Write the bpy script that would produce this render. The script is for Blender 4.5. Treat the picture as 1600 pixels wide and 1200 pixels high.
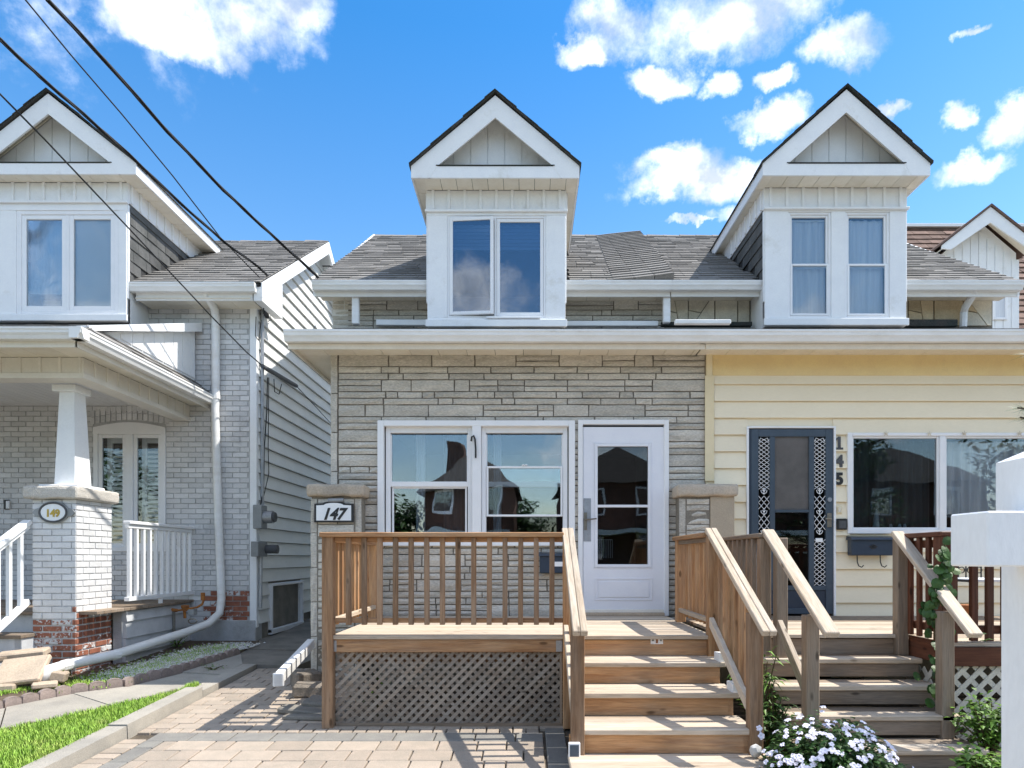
import bpy, bmesh, math, random
from mathutils import Vector, Matrix, Euler
random.seed(7)
R = math.radians
scene = bpy.context.scene
for o in list(bpy.data.objects): bpy.data.objects.remove(o)
COL = scene.collection

# ------------------------------------------------------------------ camera
F, VX, VY, ZC = 1050.0, 825.0, 872.0, 1.36
cam = bpy.data.cameras.new('camera'); camo = bpy.data.objects.new('camera', cam); COL.objects.link(camo)
camo.location = (0, 0, ZC); camo.rotation_euler = (R(90), 0, 0)
cam.sensor_width = 36; cam.lens = 36*F/1600
cam.shift_x = (800-VX)/1600; cam.shift_y = (VY-600)/1600
cam.clip_start = .05; cam.clip_end = 2000
scene.camera = camo

# ------------------------------------------------------------------ light and sky
SUN = Vector((1.01, .03, 1.62)).normalized()
sl = bpy.data.lights.new('sun', 'SUN'); slo = bpy.data.objects.new('sun', sl); COL.objects.link(slo)
sl.energy = 2.0; sl.angle = R(.5); sl.color = (1, .95, .87)
slo.rotation_euler = SUN.to_track_quat('Z', 'Y').to_euler(); slo.location = (20, 2, 30)
SKY_STRENGTH = .072
CLOUD = .70
scene.view_settings.view_transform = 'Standard'; scene.view_settings.look = 'None'
scene.view_settings.gamma = 1; scene.view_settings.use_curve_mapping = False
scene.view_settings.exposure = 1.75

def make_world():
    w = bpy.data.worlds.new('World'); scene.world = w; w.use_nodes = True
    nt = w.node_tree; N = nt.nodes; L = nt.links; N.clear()
    out = N.new('ShaderNodeOutputWorld')
    sky = N.new('ShaderNodeTexSky'); sky.sky_type = 'NISHITA'; sky.sun_disc = False
    sky.sun_elevation = math.asin(SUN.z); sky.sun_rotation = math.atan2(SUN.x, SUN.y)
    sky.air_density = 1.25; sky.dust_density = .35; sky.ozone_density = 3.0; sky.altitude = 0
    hs = N.new('ShaderNodeHueSaturation'); hs.inputs['Saturation'].default_value = 1.30
    L.new(sky.outputs[0], hs.inputs['Color'])
    tz = N.new('ShaderNodeTexCoord'); sz = N.new('ShaderNodeSeparateXYZ'); L.new(tz.outputs['Generated'], sz.inputs[0])
    hz = N.new('ShaderNodeMapRange'); hz.inputs['From Min'].default_value = .05; hz.inputs['From Max'].default_value = .62
    hz.inputs['To Min'].default_value = 1.08; hz.inputs['To Max'].default_value = 1.38; L.new(sz.outputs[2], hz.inputs['Value']); L.new(hz.outputs[0], hs.inputs['Saturation'])
    bg = N.new('ShaderNodeBackground'); bg.inputs[1].default_value = SKY_STRENGTH; L.new(hs.outputs[0], bg.inputs[0])
    tc = N.new('ShaderNodeTexCoord'); D = tc.outputs['Generated']
    def m(op, a, b=None, c=None):
        n = N.new('ShaderNodeMath'); n.operation = op
        for i, v in enumerate((a, b, c)):
            if v is None: continue
            if isinstance(v, (int, float)): n.inputs[i].default_value = v
            else: L.new(v, n.inputs[i])
        return n.outputs[0]
    def warp(src, scale, amt, det=7):
        n = N.new('ShaderNodeTexNoise'); n.inputs['Scale'].default_value = scale; n.inputs['Detail'].default_value = det; n.inputs['Roughness'].default_value = .62; L.new(D, n.inputs['Vector'])
        s = N.new('ShaderNodeVectorMath'); s.operation = 'SUBTRACT'; L.new(n.outputs['Color'], s.inputs[0]); s.inputs[1].default_value = (.5, .5, .5)
        k = N.new('ShaderNodeVectorMath'); k.operation = 'MULTIPLY_ADD'; L.new(s.outputs[0], k.inputs[0]); k.inputs[1].default_value = (amt,)*3; L.new(src, k.inputs[2]); return k.outputs[0]
    DW = warp(D, 13, .085)
    def dot(v):
        n = N.new('ShaderNodeVectorMath'); n.operation = 'DOT_PRODUCT'; L.new(DW, n.inputs[0]); n.inputs[1].default_value = v
        return n.outputs['Value']
    def noise(scale, detail, rough=.55, dist=0, vec=None):
        n = N.new('ShaderNodeTexNoise'); n.inputs['Scale'].default_value = scale; n.inputs['Detail'].default_value = detail
        n.inputs['Roughness'].default_value = rough; n.inputs['Distortion'].default_value = dist; L.new(vec or D, n.inputs['Vector'])
        return n.outputs[0]
    # clouds: (px, py, rx, ry) measured, turned into directions; unseen ones behind and overhead, added and enlarged to brighten shade
    cl = [(290, 0, 200, 62), (215, 10, 80, 50), (300, 60, 90, 38), (430, -10, 95, 50), (960, 40, 62, 52), (1150, 15, 190, 62), (1330, 70, 62, 30), (905, 88, 40, 22), (1040, 128, 62, 24),
          (1130, 130, 30, 22), (1100, 75, 60, 30), (1085, 285, 120, 30), (1040, 262, 80, 26), (1180, 322, 70, 18), (1205, 190, 58, 24),
          (1217, 132, 30, 15), (1402, 172, 22, 12), (1500, 184, 27, 20), (1590, 185, 36, 30), (1522, 256, 52, 25),
          (1522, 42, 22, 9), (1640, 40, 35, 20), (1085, 342, 50, 6)]
    vecs = []
    for px, py, rx, ry in cl:
        c = Vector(((px-VX)/F, 1, (VY-py)/F)); k = 1/c.length; vecs.append((c.normalized(), 1.02*rx/F*k, .98*ry/F*k))
    for az, el, rx, ry in [(171, 9.5, .13, .035), (212, 15, .16, .05), (150, 14, .22, .07), (120, 20, .34, .14), (240, 22, .34, .14), (190, 45, .42, .2), (150, 38, .3, .16), (225, 42, .3, .16),
                           (20, 62, .3, .18), (300, 45, .34, .2), (70, 42, .3, .18), (140, 64, .3, .2), (270, 12, .35, .08), (85, 11, .3, .08), (163, 17, .16, .035), (190, 21, .16, .04), (250, 66, .3, .2), (105, 45, .3, .2), (90, 75, .3, .16)]:
        a, e = R(az), R(el); vecs.append((Vector((math.sin(a)*math.cos(e), math.cos(a)*math.cos(e), math.sin(e))), rx*1.3, ry*1.25))
    best = None
    for c, ra, rb in vecs:
        a = Vector((c.y, -c.x, 0)).normalized(); b = a.cross(c)
        q = m('ADD', m('POWER', m('ABSOLUTE', dot(a/ra)), 2), m('POWER', m('ABSOLUTE', dot(b/rb)), 2))
        e = m('SUBTRACT', 1, q)
        e = m('MINIMUM', e, m('MULTIPLY', dot(c), 9))
        best = e if best is None else m('MAXIMUM', best, e)
    n1 = noise(9, 8, .62, .4); n2 = noise(30, 6, .65)
    v = m('ADD', m('MULTIPLY', best, .75), m('ADD', m('MULTIPLY', m('SUBTRACT', n1, .5), 1.5), m('MULTIPLY', m('SUBTRACT', n2, .5), 1.1)))
    v = m('MINIMUM', v, m('ADD', m('MULTIPLY', best, 2), .9))
    mr = N.new('ShaderNodeMapRange'); mr.interpolation_type = 'SMOOTHSTEP'
    mr.inputs['From Min'].default_value = -.2; mr.inputs['From Max'].default_value = 1.15; L.new(v, mr.inputs['Value'])
    # thick undersides are a little greyer
    mr2 = N.new('ShaderNodeMapRange'); mr2.inputs['From Min'].default_value = .38; mr2.inputs['From Max'].default_value = .62; L.new(noise(14, 5), mr2.inputs['Value'])
    mc = N.new('ShaderNodeMixRGB'); mc.inputs[1].default_value = (.34, .38, .44, 1); mc.inputs[2].default_value = (1, 1, 1, 1)
    L.new(mr2.outputs[0], mc.inputs[0])
    bc = N.new('ShaderNodeBackground'); bc.inputs[1].default_value = CLOUD; L.new(mc.outputs[0], bc.inputs[0])
    mx = N.new('ShaderNodeMixShader'); L.new(mr.outputs[0], mx.inputs[0]); L.new(bg.outputs[0], mx.inputs[1]); L.new(bc.outputs[0], mx.inputs[2])
    L.new(mx.outputs[0], out.inputs[0])
make_world()

# ------------------------------------------------------------------ materials
def newmat(name):
    m = bpy.data.materials.new(name); m.use_nodes = True
    nt = m.node_tree; nt.nodes.clear()
    out = nt.nodes.new('ShaderNodeOutputMaterial'); b = nt.nodes.new('ShaderNodeBsdfPrincipled'); nt.links.new(b.outputs[0], out.inputs[0])
    return m, nt, b
class NG:
    def __init__(s, nt): s.nt = nt; s.N = nt.nodes; s.L = nt.links
    def put(s, sock, v):
        if isinstance(v, (int, float)): sock.default_value = v
        elif isinstance(v, tuple): sock.default_value = v if len(v) == len(sock.default_value) else (*v, 1)
        else: s.L.new(v, sock)
    def math(s, op, a, b=0, clamp=False):
        n = s.N.new('ShaderNodeMath'); n.operation = op; n.use_clamp = clamp; s.put(n.inputs[0], a); s.put(n.inputs[1], b); return n.outputs[0]
    def pos(s): return s.N.new('ShaderNodeNewGeometry').outputs['Position']
    def obj(s):
        tc = s.N.new('ShaderNodeTexCoord').outputs['Object']; oi = s.N.new('ShaderNodeObjectInfo').outputs['Random']
        at = s.N.new('ShaderNodeAttribute'); at.attribute_name = 'var'
        n = s.N.new('ShaderNodeVectorMath'); n.operation = 'ADD'; s.L.new(tc, n.inputs[0])
        cx = s.N.new('ShaderNodeCombineXYZ'); r = s.math('MULTIPLY', s.math('ADD', oi, at.outputs['Fac']), 37.0)
        for i in range(3): s.L.new(r, cx.inputs[i])
        s.L.new(cx.outputs[0], n.inputs[1]); return n.outputs[0]
    def rnd(s):
        oi = s.N.new('ShaderNodeObjectInfo').outputs['Random']; at = s.N.new('ShaderNodeAttribute'); at.attribute_name = 'var'
        return s.math('FRACT', s.math('ADD', oi, at.outputs['Fac']))
    def scale(s, v, sc):
        n = s.N.new('ShaderNodeVectorMath'); n.operation = 'MULTIPLY'; s.L.new(v, n.inputs[0]); n.inputs[1].default_value = sc; return n.outputs[0]
    def noise(s, v, sc, det=4, rough=.6, dist=0):
        n = s.N.new('ShaderNodeTexNoise'); n.inputs['Scale'].default_value = sc; n.inputs['Detail'].default_value = det
        n.inputs['Roughness'].default_value = rough; n.inputs['Distortion'].default_value = dist; s.L.new(v, n.inputs['Vector']); return n.outputs[0]
    def ramp(s, f, *stops):
        n = s.N.new('ShaderNodeValToRGB'); e = n.color_ramp.elements
        e[0].position, e[0].color = stops[0][0], (*stops[0][1], 1); e[1].position, e[1].color = stops[-1][0], (*stops[-1][1], 1)
        for p, c in stops[1:-1]:
            k = e.new(p); k.color = (*c, 1)
        s.put(n.inputs[0], f); return n.outputs[0]
    def mix(s, f, a, b, mode='MIX'):
        n = s.N.new('ShaderNodeMixRGB'); n.blend_type = mode; s.put(n.inputs[0], f); s.put(n.inputs[1], a); s.put(n.inputs[2], b); return n.outputs[0]
    def rng(s, v, a, b, c, d, smooth=False):
        n = s.N.new('ShaderNodeMapRange'); s.L.new(v, n.inputs['Value'])
        if smooth: n.interpolation_type = 'SMOOTHSTEP'
        for k, x in zip(('From Min', 'From Max', 'To Min', 'To Max'), (a, b, c, d)): n.inputs[k].default_value = x
        return n.outputs[0]
    def bump(s, h, st, dist, b):
        n = s.N.new('ShaderNodeBump'); n.inputs['Strength'].default_value = st; n.inputs['Distance'].default_value = dist; s.L.new(h, n.inputs['Height']); s.L.new(n.outputs[0], b.inputs['Normal'])
def pm(name, col, col2=None, rough=.6, sc=6, amt=1.0, var=.15, fine=60, fineamt=.1, bump=.2, bdist=.004, stretch=(1, 1, 1), spec=.4, metal=0, dirt=None, dirtsc=1.6, dirtlo=.55):
    """col..col2 blended by noise, each piece a bit lighter or darker, fine grain, dirt patches"""
    m, nt, b = newmat(name); g = NG(nt)
    p = g.scale(g.pos(), stretch)
    col2 = col2 or tuple(c*.85 for c in col)
    c = g.mix(g.rng(g.noise(p, sc, 5), .35, .65, 0, amt), col, col2)
    if dirt: c = g.mix(g.rng(g.noise(p, dirtsc, 7, .7), dirtlo, dirtlo+.2, 0, .8), c, dirt)
    f = g.noise(p, fine, 3)
    v = g.math('ADD', g.rng(f, .3, .7, 1-fineamt, 1+fineamt), g.math('MULTIPLY', g.math('SUBTRACT', g.rnd(), .5), var*2))
    cx = nt.nodes.new('ShaderNodeCombineXYZ')
    for i in range(3): nt.links.new(v, cx.inputs[i])
    c = g.mix(1.0, c, cx.outputs[0], 'MULTIPLY')
    nt.links.new(c, b.inputs['Base Color']); b.inputs['Roughness'].default_value = rough; b.inputs['Specular IOR Level'].default_value = spec
    b.inputs['Metallic'].default_value = metal
    if bump: g.bump(g.math('ADD', f, g.noise(p, fine*.3, 4)), bump, bdist, b)
    return m
def wood(name, dark, light, grey, axis, greyamt=.5, rough=.75):
    m, nt, b = newmat(name); g = NG(nt)
    st = [26.0, 26.0, 26.0]; st[axis] = 1.6
    p = g.scale(g.obj(), tuple(st))
    grain = g.noise(p, 1.0, 5, .65, .6)
    c = g.ramp(g.rng(grain, .3, .72, 0, 1), (0, dark), (.5, tuple((a+q)/2 for a, q in zip(dark, light))), (1, light))
    st2 = [6.0, 6.0, 6.0]; st2[axis] = .9
    wn = g.noise(g.scale(g.obj(), tuple(st2)), 1.0, 5, .7)
    c = g.mix(g.rng(wn, .5-.2*greyamt, .75-.2*greyamt, .0, .35+.5*greyamt), c, grey)
    # knots
    vo = nt.nodes.new('ShaderNodeTexVoronoi'); vo.inputs['Scale'].default_value = 1.0
    st3 = [9.0, 9.0, 9.0]; st3[axis] = 3.2
    nt.links.new(g.scale(g.obj(), tuple(st3)), vo.inputs['Vector'])
    c = g.mix(g.rng(vo.outputs['Distance'], .07, .14, .75, 0), c, tuple(x*.3 for x in dark))
    fine = g.noise(p, 5.0, 3)
    v = g.math('ADD', g.rng(fine, .3, .7, .8, 1.15), g.math('MULTIPLY', g.math('SUBTRACT', g.rnd(), .5), .45))
    cx = nt.nodes.new('ShaderNodeCombineXYZ')
    for i in range(3): nt.links.new(v, cx.inputs[i])
    c = g.mix(1.0, c, cx.outputs[0], 'MULTIPLY')
    nt.links.new(c, b.inputs['Base Color']); b.inputs['Roughness'].default_value = rough; b.inputs['Specular IOR Level'].default_value = .25
    g.bump(g.math('ADD', grain, fine), .35, .004, b)
    return m
M = {}
M['white'] = pm('white_trim', (.87, .88, .88), (.83, .84, .85), rough=.45, var=.025, fineamt=.025, bump=.12, dirt=(.62, .60, .54), dirtsc=2.5, dirtlo=.58)
M['white_shiny'] = pm('white_vinyl', (.87, .87, .88), (.83, .84, .85), rough=.3, var=.02, fineamt=.015, bump=.03)
M['gutter'] = pm('gutter_aluminium', (.85, .85, .84), (.78, .77, .74), rough=.35, var=.03, fineamt=.03, bump=.04, dirt=(.42, .38, .32), dirtsc=3.0, dirtlo=.62, stretch=(.6, .6, 2.5))
M['soffit'] = pm('soffit_cream', (.84, .79, .68), (.78, .72, .60), rough=.5, var=.06, fineamt=.03, bump=.05, dirt=(.55, .46, .34), dirtlo=.66)
M['fascia'] = pm('fascia_cream', (.84, .80, .72), (.78, .74, .66), rough=.45, var=.04, fineamt=.03, bump=.05, dirt=(.5, .43, .33), dirtsc=4, dirtlo=.64)
M['siding_white'] = pm('siding_white', (.80, .80, .77), (.75, .75, .72), rough=.5, var=.03, fineamt=.02, bump=.05, stretch=(1, .4, 1), dirt=(.45, .44, .41), dirtsc=2.2, dirtlo=.66)
M['siding_cream'] = pm('siding_cream', (.90, .80, .60), (.87, .77, .57), rough=.5, var=.04, fineamt=.02, bump=.05, stretch=(.4, 1, 1), dirt=(.62, .52, .36), dirtlo=.68)
M['cream_trim'] = pm('cream_trim', (.82, .70, .46), (.78, .66, .42), rough=.5, var=.03, fineamt=.02, bump=.04)
M['yellow'] = pm('frieze_yellow', (.84, .67, .34), (.80, .62, .32), rough=.5, var=.05, fineamt=.03, bump=.04, dirt=(.55, .44, .27), dirtlo=.6)
M['stone'] = pm('ashlar_stone', (.62, .58, .51), (.51, .48, .42), rough=.85, sc=5, var=.15, fine=70, fineamt=.2, bump=.7, bdist=.012, stretch=(.55, 1, 1.6), dirt=(.25, .235, .205), dirtsc=6, dirtlo=.56)
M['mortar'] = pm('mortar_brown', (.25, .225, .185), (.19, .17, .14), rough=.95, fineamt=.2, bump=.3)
M['cap_stone'] = pm('cap_stone', (.52, .43, .33), (.44, .38, .31), rough=.85, var=.1, fineamt=.14, bump=.5, bdist=.008, dirt=(.3, .26, .21))
M['stucco'] = pm('stucco_beige', (.47, .39, .29), (.43, .36, .27), rough=.9, var=.03, fine=180, fineamt=.14, bump=.5)
M['brick'] = pm('painted_brick_grey', (.68, .675, .67), (.61, .61, .61), rough=.6, var=.11, fineamt=.06, bump=.35, bdist=.006, dirt=(.33, .33, .325), dirtsc=3, dirtlo=.6)
M['brick_mortar'] = pm('painted_mortar', (.52, .52, .515), (.44, .44, .44), rough=.8, fineamt=.1, bump=.3)
M['brick_white'] = pm('painted_brick_white', (.72, .72, .72), (.66, .66, .66), rough=.6, var=.08, fineamt=.05, bump=.35, bdist=.006, dirt=(.45, .44, .42), dirtsc=3, dirtlo=.62)
M['pillar_mortar'] = pm('pillar_mortar', (.62, .62, .62), (.53, .53, .53), rough=.8, fineamt=.1, bump=.3)
def peeling():
    m, nt, b = newmat('peeling_brick'); g = NG(nt); p = g.pos()
    red = g.ramp(g.rng(g.noise(p, 12, 5), .3, .7, 0, 1), (0, (.21, .075, .045)), (1, (.38, .145, .085)))
    n = g.math('ADD', g.math('MULTIPLY', g.noise(p, 22, 6, .7), .7), g.math('MULTIPLY', g.rnd(), .22))
    c = g.mix(g.rng(n, .53, .55, 0, 1), red, (.62, .62, .62))
    nt.links.new(c, b.inputs['Base Color']); b.inputs['Roughness'].default_value = .85; g.bump(n, .5, .01, b); return m
M['peel'] = peeling()
M['shingle'] = pm('shingle_grey', (.25, .24, .228), (.21, .20, .19), rough=.95, sc=2.5, var=.15, fine=170, fineamt=.3, bump=.5, spec=.2)
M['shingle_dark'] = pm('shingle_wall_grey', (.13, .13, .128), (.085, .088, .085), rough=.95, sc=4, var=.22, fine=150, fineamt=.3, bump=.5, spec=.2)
M['shingle_edge'] = pm('shingle_edge_black', (.035, .045, .042), (.06, .055, .05), rough=.95, var=.3, fineamt=.3, bump=.3)
M['shingle_brown'] = pm('shingle_brown', (.20, .135, .11), (.13, .09, .075), rough=.95, sc=4, var=.35, fine=150, fineamt=.3, bump=.5, spec=.2)
M['roof_under'] = pm('roof_felt', (.03, .03, .03), (.04, .04, .04), rough=.95)
M['concrete'] = pm('concrete', (.38, .35, .30), (.30, .28, .245), rough=.9, sc=3, var=.08, fine=110, fineamt=.16, bump=.4, dirt=(.24, .22, .19), dirtsc=2.5, dirtlo=.55)
M['concrete_dark'] = pm('concrete_dark', (.26, .235, .20), (.18, .165, .14), rough=.9, sc=3, var=.1, fine=110, fineamt=.18, bump=.4, dirt=(.12, .11, .09), dirtsc=2.5, dirtlo=.55)
M['paver'] = pm('paver_buff', (.39, .32, .255), (.33, .28, .225), rough=.9, sc=7, var=.13, fine=140, fineamt=.16, bump=.45, dirt=(.34, .29, .23), dirtsc=3, dirtlo=.62)
M['paver_grey'] = pm('paver_grey', (.24, .23, .205), (.20, .19, .175), rough=.9, sc=7, var=.1, fine=140, fineamt=.16, bump=.45)
M['sand'] = pm('joint_sand', (.07, .055, .04), (.12, .10, .075), rough=1, sc=9, fineamt=.25)
M['soil'] = pm('soil', (.075, .055, .038), (.12, .09, .06), rough=1, sc=9, fineamt=.3, bump=.6, bdist=.01)
M['turf'] = pm('turf_base', (.05, .10, .018), (.09, .12, .03), rough=1, sc=8, fineamt=.3)
M['asphalt'] = pm('asphalt', (.055, .055, .056), (.07, .07, .07), rough=.95, fineamt=.25, bump=.3)
M['edging'] = pm('edging_concrete', (.30, .235, .205), (.235, .19, .17), rough=.9, var=.12, fineamt=.15, bump=.5)
M['foundation'] = pm('foundation_painted', (.46, .47, .48), (.35, .355, .36), rough=.85, sc=3, fineamt=.1, bump=.5, bdist=.01, dirt=(.2, .19, .17), dirtsc=3, dirtlo=.6)
M['panel'] = pm('porch_panel_grey', (.58, .595, .61), (.50, .515, .53), rough=.6, var=.04, fineamt=.04, bump=.15, dirt=(.34, .33, .3), dirtsc=3, dirtlo=.6)
M['black'] = pm('black_metal', (.02, .02, .022), (.03, .03, .03), rough=.4, fineamt=.02, bump=0)
M['rubber'] = pm('cable_black', (.012, .012, .013), (.02, .02, .02), rough=.6, bump=0)
M['navy'] = pm('door_navy', (.065, .09, .12), (.055, .078, .105), rough=.4, var=.02, fineamt=.04, bump=.08)
M['navy_dark'] = pm('mailbox_navy', (.028, .042, .065), (.035, .05, .075), rough=.35, fineamt=.04, bump=.05)
M['white_door'] = pm('door_white', (.82, .83, .87), (.79, .80, .85), rough=.4, var=.02, fineamt=.015, bump=.03, dirt=(.62, .62, .62), dirtlo=.72)
M['metal'] = pm('galvanised', (.42, .43, .45), (.32, .33, .35), rough=.4, fineamt=.1, bump=.1, metal=.6)
M['brass'] = pm('old_brass', (.34, .30, .24), (.25, .22, .18), rough=.35, metal=.8, fineamt=.1, bump=.05)
M['gold'] = pm('gold_number', (.55, .40, .08), (.42, .28, .06), rough=.35, metal=.5, fineamt=.1, bump=0)
M['rust'] = pm('rusty_pipe', (.38, .15, .035), (.24, .09, .03), rough=.9, sc=20, fineamt=.25, bump=.5)
M['grey_plastic'] = pm('grey_box', (.30, .31, .31), (.25, .26, .26), rough=.6, fineamt=.05, bump=.05)
M['grey_dark'] = pm('grey_dark', (.10, .105, .11), (.07, .07, .075), rough=.6, fineamt=.05, bump=.05)
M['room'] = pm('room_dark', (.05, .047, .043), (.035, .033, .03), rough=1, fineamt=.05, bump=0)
M['curtain'] = pm('curtain_sheer', (.80, .82, .84), (.60, .63, .68), rough=.9, sc=1, stretch=(22, 1, .7), fineamt=.05, bump=0, var=.02)
M['curtain_white'] = pm('curtain_white', (.60, .62, .62), (.5, .52, .53), rough=.9, sc=1, stretch=(14, 1, .5), fineamt=.03, bump=0, var=.02)
M['curtain_dark'] = pm('curtain_dark', (.16, .155, .148), (.08, .076, .073), rough=.9, sc=1, stretch=(16, 1, .5), fineamt=.08, bump=0, var=.02)
M['blind'] = pm('blind_white', (.80, .83, .84), (.76, .80, .82), rough=.6, fineamt=.02, bump=0)
M['screen'] = pm('insect_screen', (.13, .12, .115), (.10, .095, .09), rough=.9, fine=300, fineamt=.2, bump=0)
M['leaf'] = pm('leaf_green', (.055, .12, .02), (.03, .075, .014), rough=.5, var=.35, fineamt=.15, bump=.1)
M['leaf_bright'] = pm('leaf_bright', (.13, .24, .03), (.08, .17, .02), rough=.5, var=.35, fineamt=.15, bump=.1)
M['grass'] = pm('grass_blade', (.23, .40, .045), (.33, .48, .08), rough=.6, sc=5, var=.35, fineamt=.1, bump=0, dirt=(.36, .29, .12), dirtsc=5, dirtlo=.56)
M['petal'] = pm('petal_white', (.82, .80, .88), (.76, .72, .84), rough=.6, var=.05, fineamt=.04, bump=0)
M['stem'] = pm('stem', (.09, .06, .03), (.07, .07, .03), rough=.8)
M['bark'] = pm('bark', (.09, .07, .05), (.05, .04, .03), rough=.95, bump=.6)
M['pebble'] = pm('pebble_white', (.62, .61, .58), (.45, .44, .42), rough=.7, var=.25, fineamt=.1, bump=.1)
M['rock'] = pm('rough_rock', (.27, .23, .19), (.17, .15, .125), rough=.9, var=.15, fineamt=.2, bump=.8, bdist=.01)
M['flag_tan'] = pm('flagstone_tan', (.62, .50, .33), (.53, .42, .27), rough=.8, sc=7, var=.18, fineamt=.12, bump=.4)
M['flag_pale'] = pm('flagstone_pale', (.70, .64, .52), (.60, .55, .45), rough=.8, sc=7, var=.12, fineamt=.1, bump=.4)
M['flag_brown'] = pm('flagstone_brown', (.42, .29, .15), (.33, .23, .12), rough=.8, sc=7, var=.2, fineamt=.12, bump=.4)
M['slab_tan'] = pm('slab_tan', (.50, .40, .30), (.42, .34, .26), rough=.9, var=.1, fineamt=.15, bump=.4, dirt=(.3, .24, .18))
M['clay'] = pm('clay_orange', (.42, .16, .05), (.34, .13, .05), rough=.7)
M['sign_white'] = pm('sign_white', (.86, .86, .86), (.83, .83, .83), rough=.55, sc=14, var=.0, fine=90, fineamt=.03, bump=.25, dirt=(.62, .61, .59), dirtsc=9, dirtlo=.62, stretch=(1, 1, .35))
M['lattice'] = wood('lattice_wood', (.19, .14, .10), (.31, .25, .195), (.29, .26, .225), 0, .9)
for ax, nm in enumerate('xyz'):
    M['wood_'+nm] = wood('cedar_'+nm, (.27, .125, .055), (.56, .33, .165), (.42, .33, .24), ax, .3)
    M['pale_'+nm] = wood('pale_wood_'+nm, (.38, .29, .205), (.60, .50, .385), (.50, .46, .40), ax, .5)
    M['greywood_'+nm] = wood('grey_wood_'+nm, (.16, .115, .078), (.34, .25, .175), (.28, .235, .19), ax, .7)
    M['brownwood_'+nm] = wood('brown_wood_'+nm, (.18, .095, .048), (.42, .255, .145), (.33, .255, .19), ax, .5)
    M['redwood_'+nm] = wood('red_wood_'+nm, (.075, .025, .014), (.17, .065, .035), (.12, .07, .05), ax, .2, .55)
M['whitelattice'] = pm('white_lattice', (.66, .63, .55), (.60, .57, .5), rough=.6, var=.06)
M['brick_far'] = pm('far_brick', (.15, .075, .05), (.10, .055, .04), rough=.9, sc=12, fineamt=.2)
M['roof_far'] = pm('far_roof', (.07, .065, .06), (.05, .045, .04), rough=.95, fineamt=.25)
def glass(name, refl, tint=(.75, .8, .82), wav=.02):
    m = bpy.data.materials.new(name); m.use_nodes = True; nt = m.node_tree; nt.nodes.clear(); g = NG(nt)
    out = nt.nodes.new('ShaderNodeOutputMaterial'); tr = nt.nodes.new('ShaderNodeBsdfTransparent'); tr.inputs[0].default_value = (*tint, 1)
    gl = nt.nodes.new('ShaderNodeBsdfGlossy'); gl.inputs['Roughness'].default_value = .01; gl.inputs[0].default_value = (.95, .97, 1, 1)
    fr = nt.nodes.new('ShaderNodeFresnel'); fr.inputs[0].default_value = 1.5
    bp = nt.nodes.new('ShaderNodeBump'); bp.inputs['Strength'].default_value = wav; bp.inputs['Distance'].default_value = .1
    nt.links.new(g.noise(g.pos(), 2.2, 1, .4), bp.inputs['Height']); nt.links.new(bp.outputs[0], gl.inputs['Normal'])
    f = g.math('ADD', fr.outputs[0], refl, clamp=True); mx = nt.nodes.new('ShaderNodeMixShader')
    nt.links.new(f, mx.inputs[0]); nt.links.new(tr.outputs[0], mx.inputs[1]); nt.links.new(gl.outputs[0], mx.inputs[2]); nt.links.new(mx.outputs[0], out.inputs[0])
    return m
M['glass'] = glass('window_glass', .13, tint=(.9, .93, .94), wav=.03)
M['glass_clear'] = glass('clear_glass', .035, tint=(.97, .98, .98), wav=.02)
M['glass_low'] = glass('door_glass', .03, wav=.015)
M['glass_blue'] = glass('dormer_glass', .13, tint=(.5, .6, .72), wav=.02)

# ------------------------------------------------------------------ builders
WP = {}
def wpos(o): return WP.get(o.name, Vector((0, 0, 0))) if o else Vector((0, 0, 0))
def tagit(o, label=None, cat=None, group=None, kind=None):
    if label: o['label'] = label
    if cat: o['category'] = cat
    if group: o['group'] = group
    if kind: o['kind'] = kind
    return o
def link(o, loc, parent=None):
    COL.objects.link(o); loc = Vector(loc)
    if parent: o.parent = parent
    o.location = loc-wpos(parent); WP[o.name] = loc
    return o
def thing(name, label, cat, loc, group=None):
    return tagit(link(bpy.data.objects.new(name, None), loc), label, cat, group)
def _cbox():
    vs = {}; V = []
    for sx in (-1, 1):
        for sy in (-1, 1):
            for sz in (-1, 1):
                for a in range(3): vs[(sx, sy, sz, a)] = len(V); V.append(((sx, sy, sz), a))
    Fc = []
    for a in range(3):
        o = [i for i in range(3) if i != a]
        for s in (-1, 1):
            ring = []
            for p, q in ((-1, -1), (1, -1), (1, 1), (-1, 1)):
                c = [0, 0, 0]; c[a] = s; c[o[0]] = p; c[o[1]] = q; ring.append(vs[(*c, a)])
            Fc.append(ring)
        b, c2 = o
        for p in (-1, 1):
            for q in (-1, 1):
                c = [0, 0, 0]; c[b] = p; c[c2] = q
                c[a] = -1; i, j = vs[(*c, b)], vs[(*c, c2)]; c[a] = 1; k, l = vs[(*c, c2)], vs[(*c, b)]
                Fc.append([i, j, k, l])
    for sx in (-1, 1):
        for sy in (-1, 1):
            for sz in (-1, 1): Fc.append([vs[(sx, sy, sz, a)] for a in range(3)])
    def P(v, h=(1, 1, 1), c=.2): return Vector([v[0][i]*(h[i]-(0 if v[1] == i else c)) for i in range(3)])
    for f in Fc:
        pts = [P(V[i]) for i in f]; n = (pts[1]-pts[0]).cross(pts[2]-pts[0])
        if n.dot(sum(pts, Vector())) < 0: f.reverse()
    return V, Fc, P
CV, CF, CP = _cbox()
BOXF = [(0, 3, 2, 1), (4, 5, 6, 7), (0, 1, 5, 4), (1, 2, 6, 5), (2, 3, 7, 6), (3, 0, 4, 7)]
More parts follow.
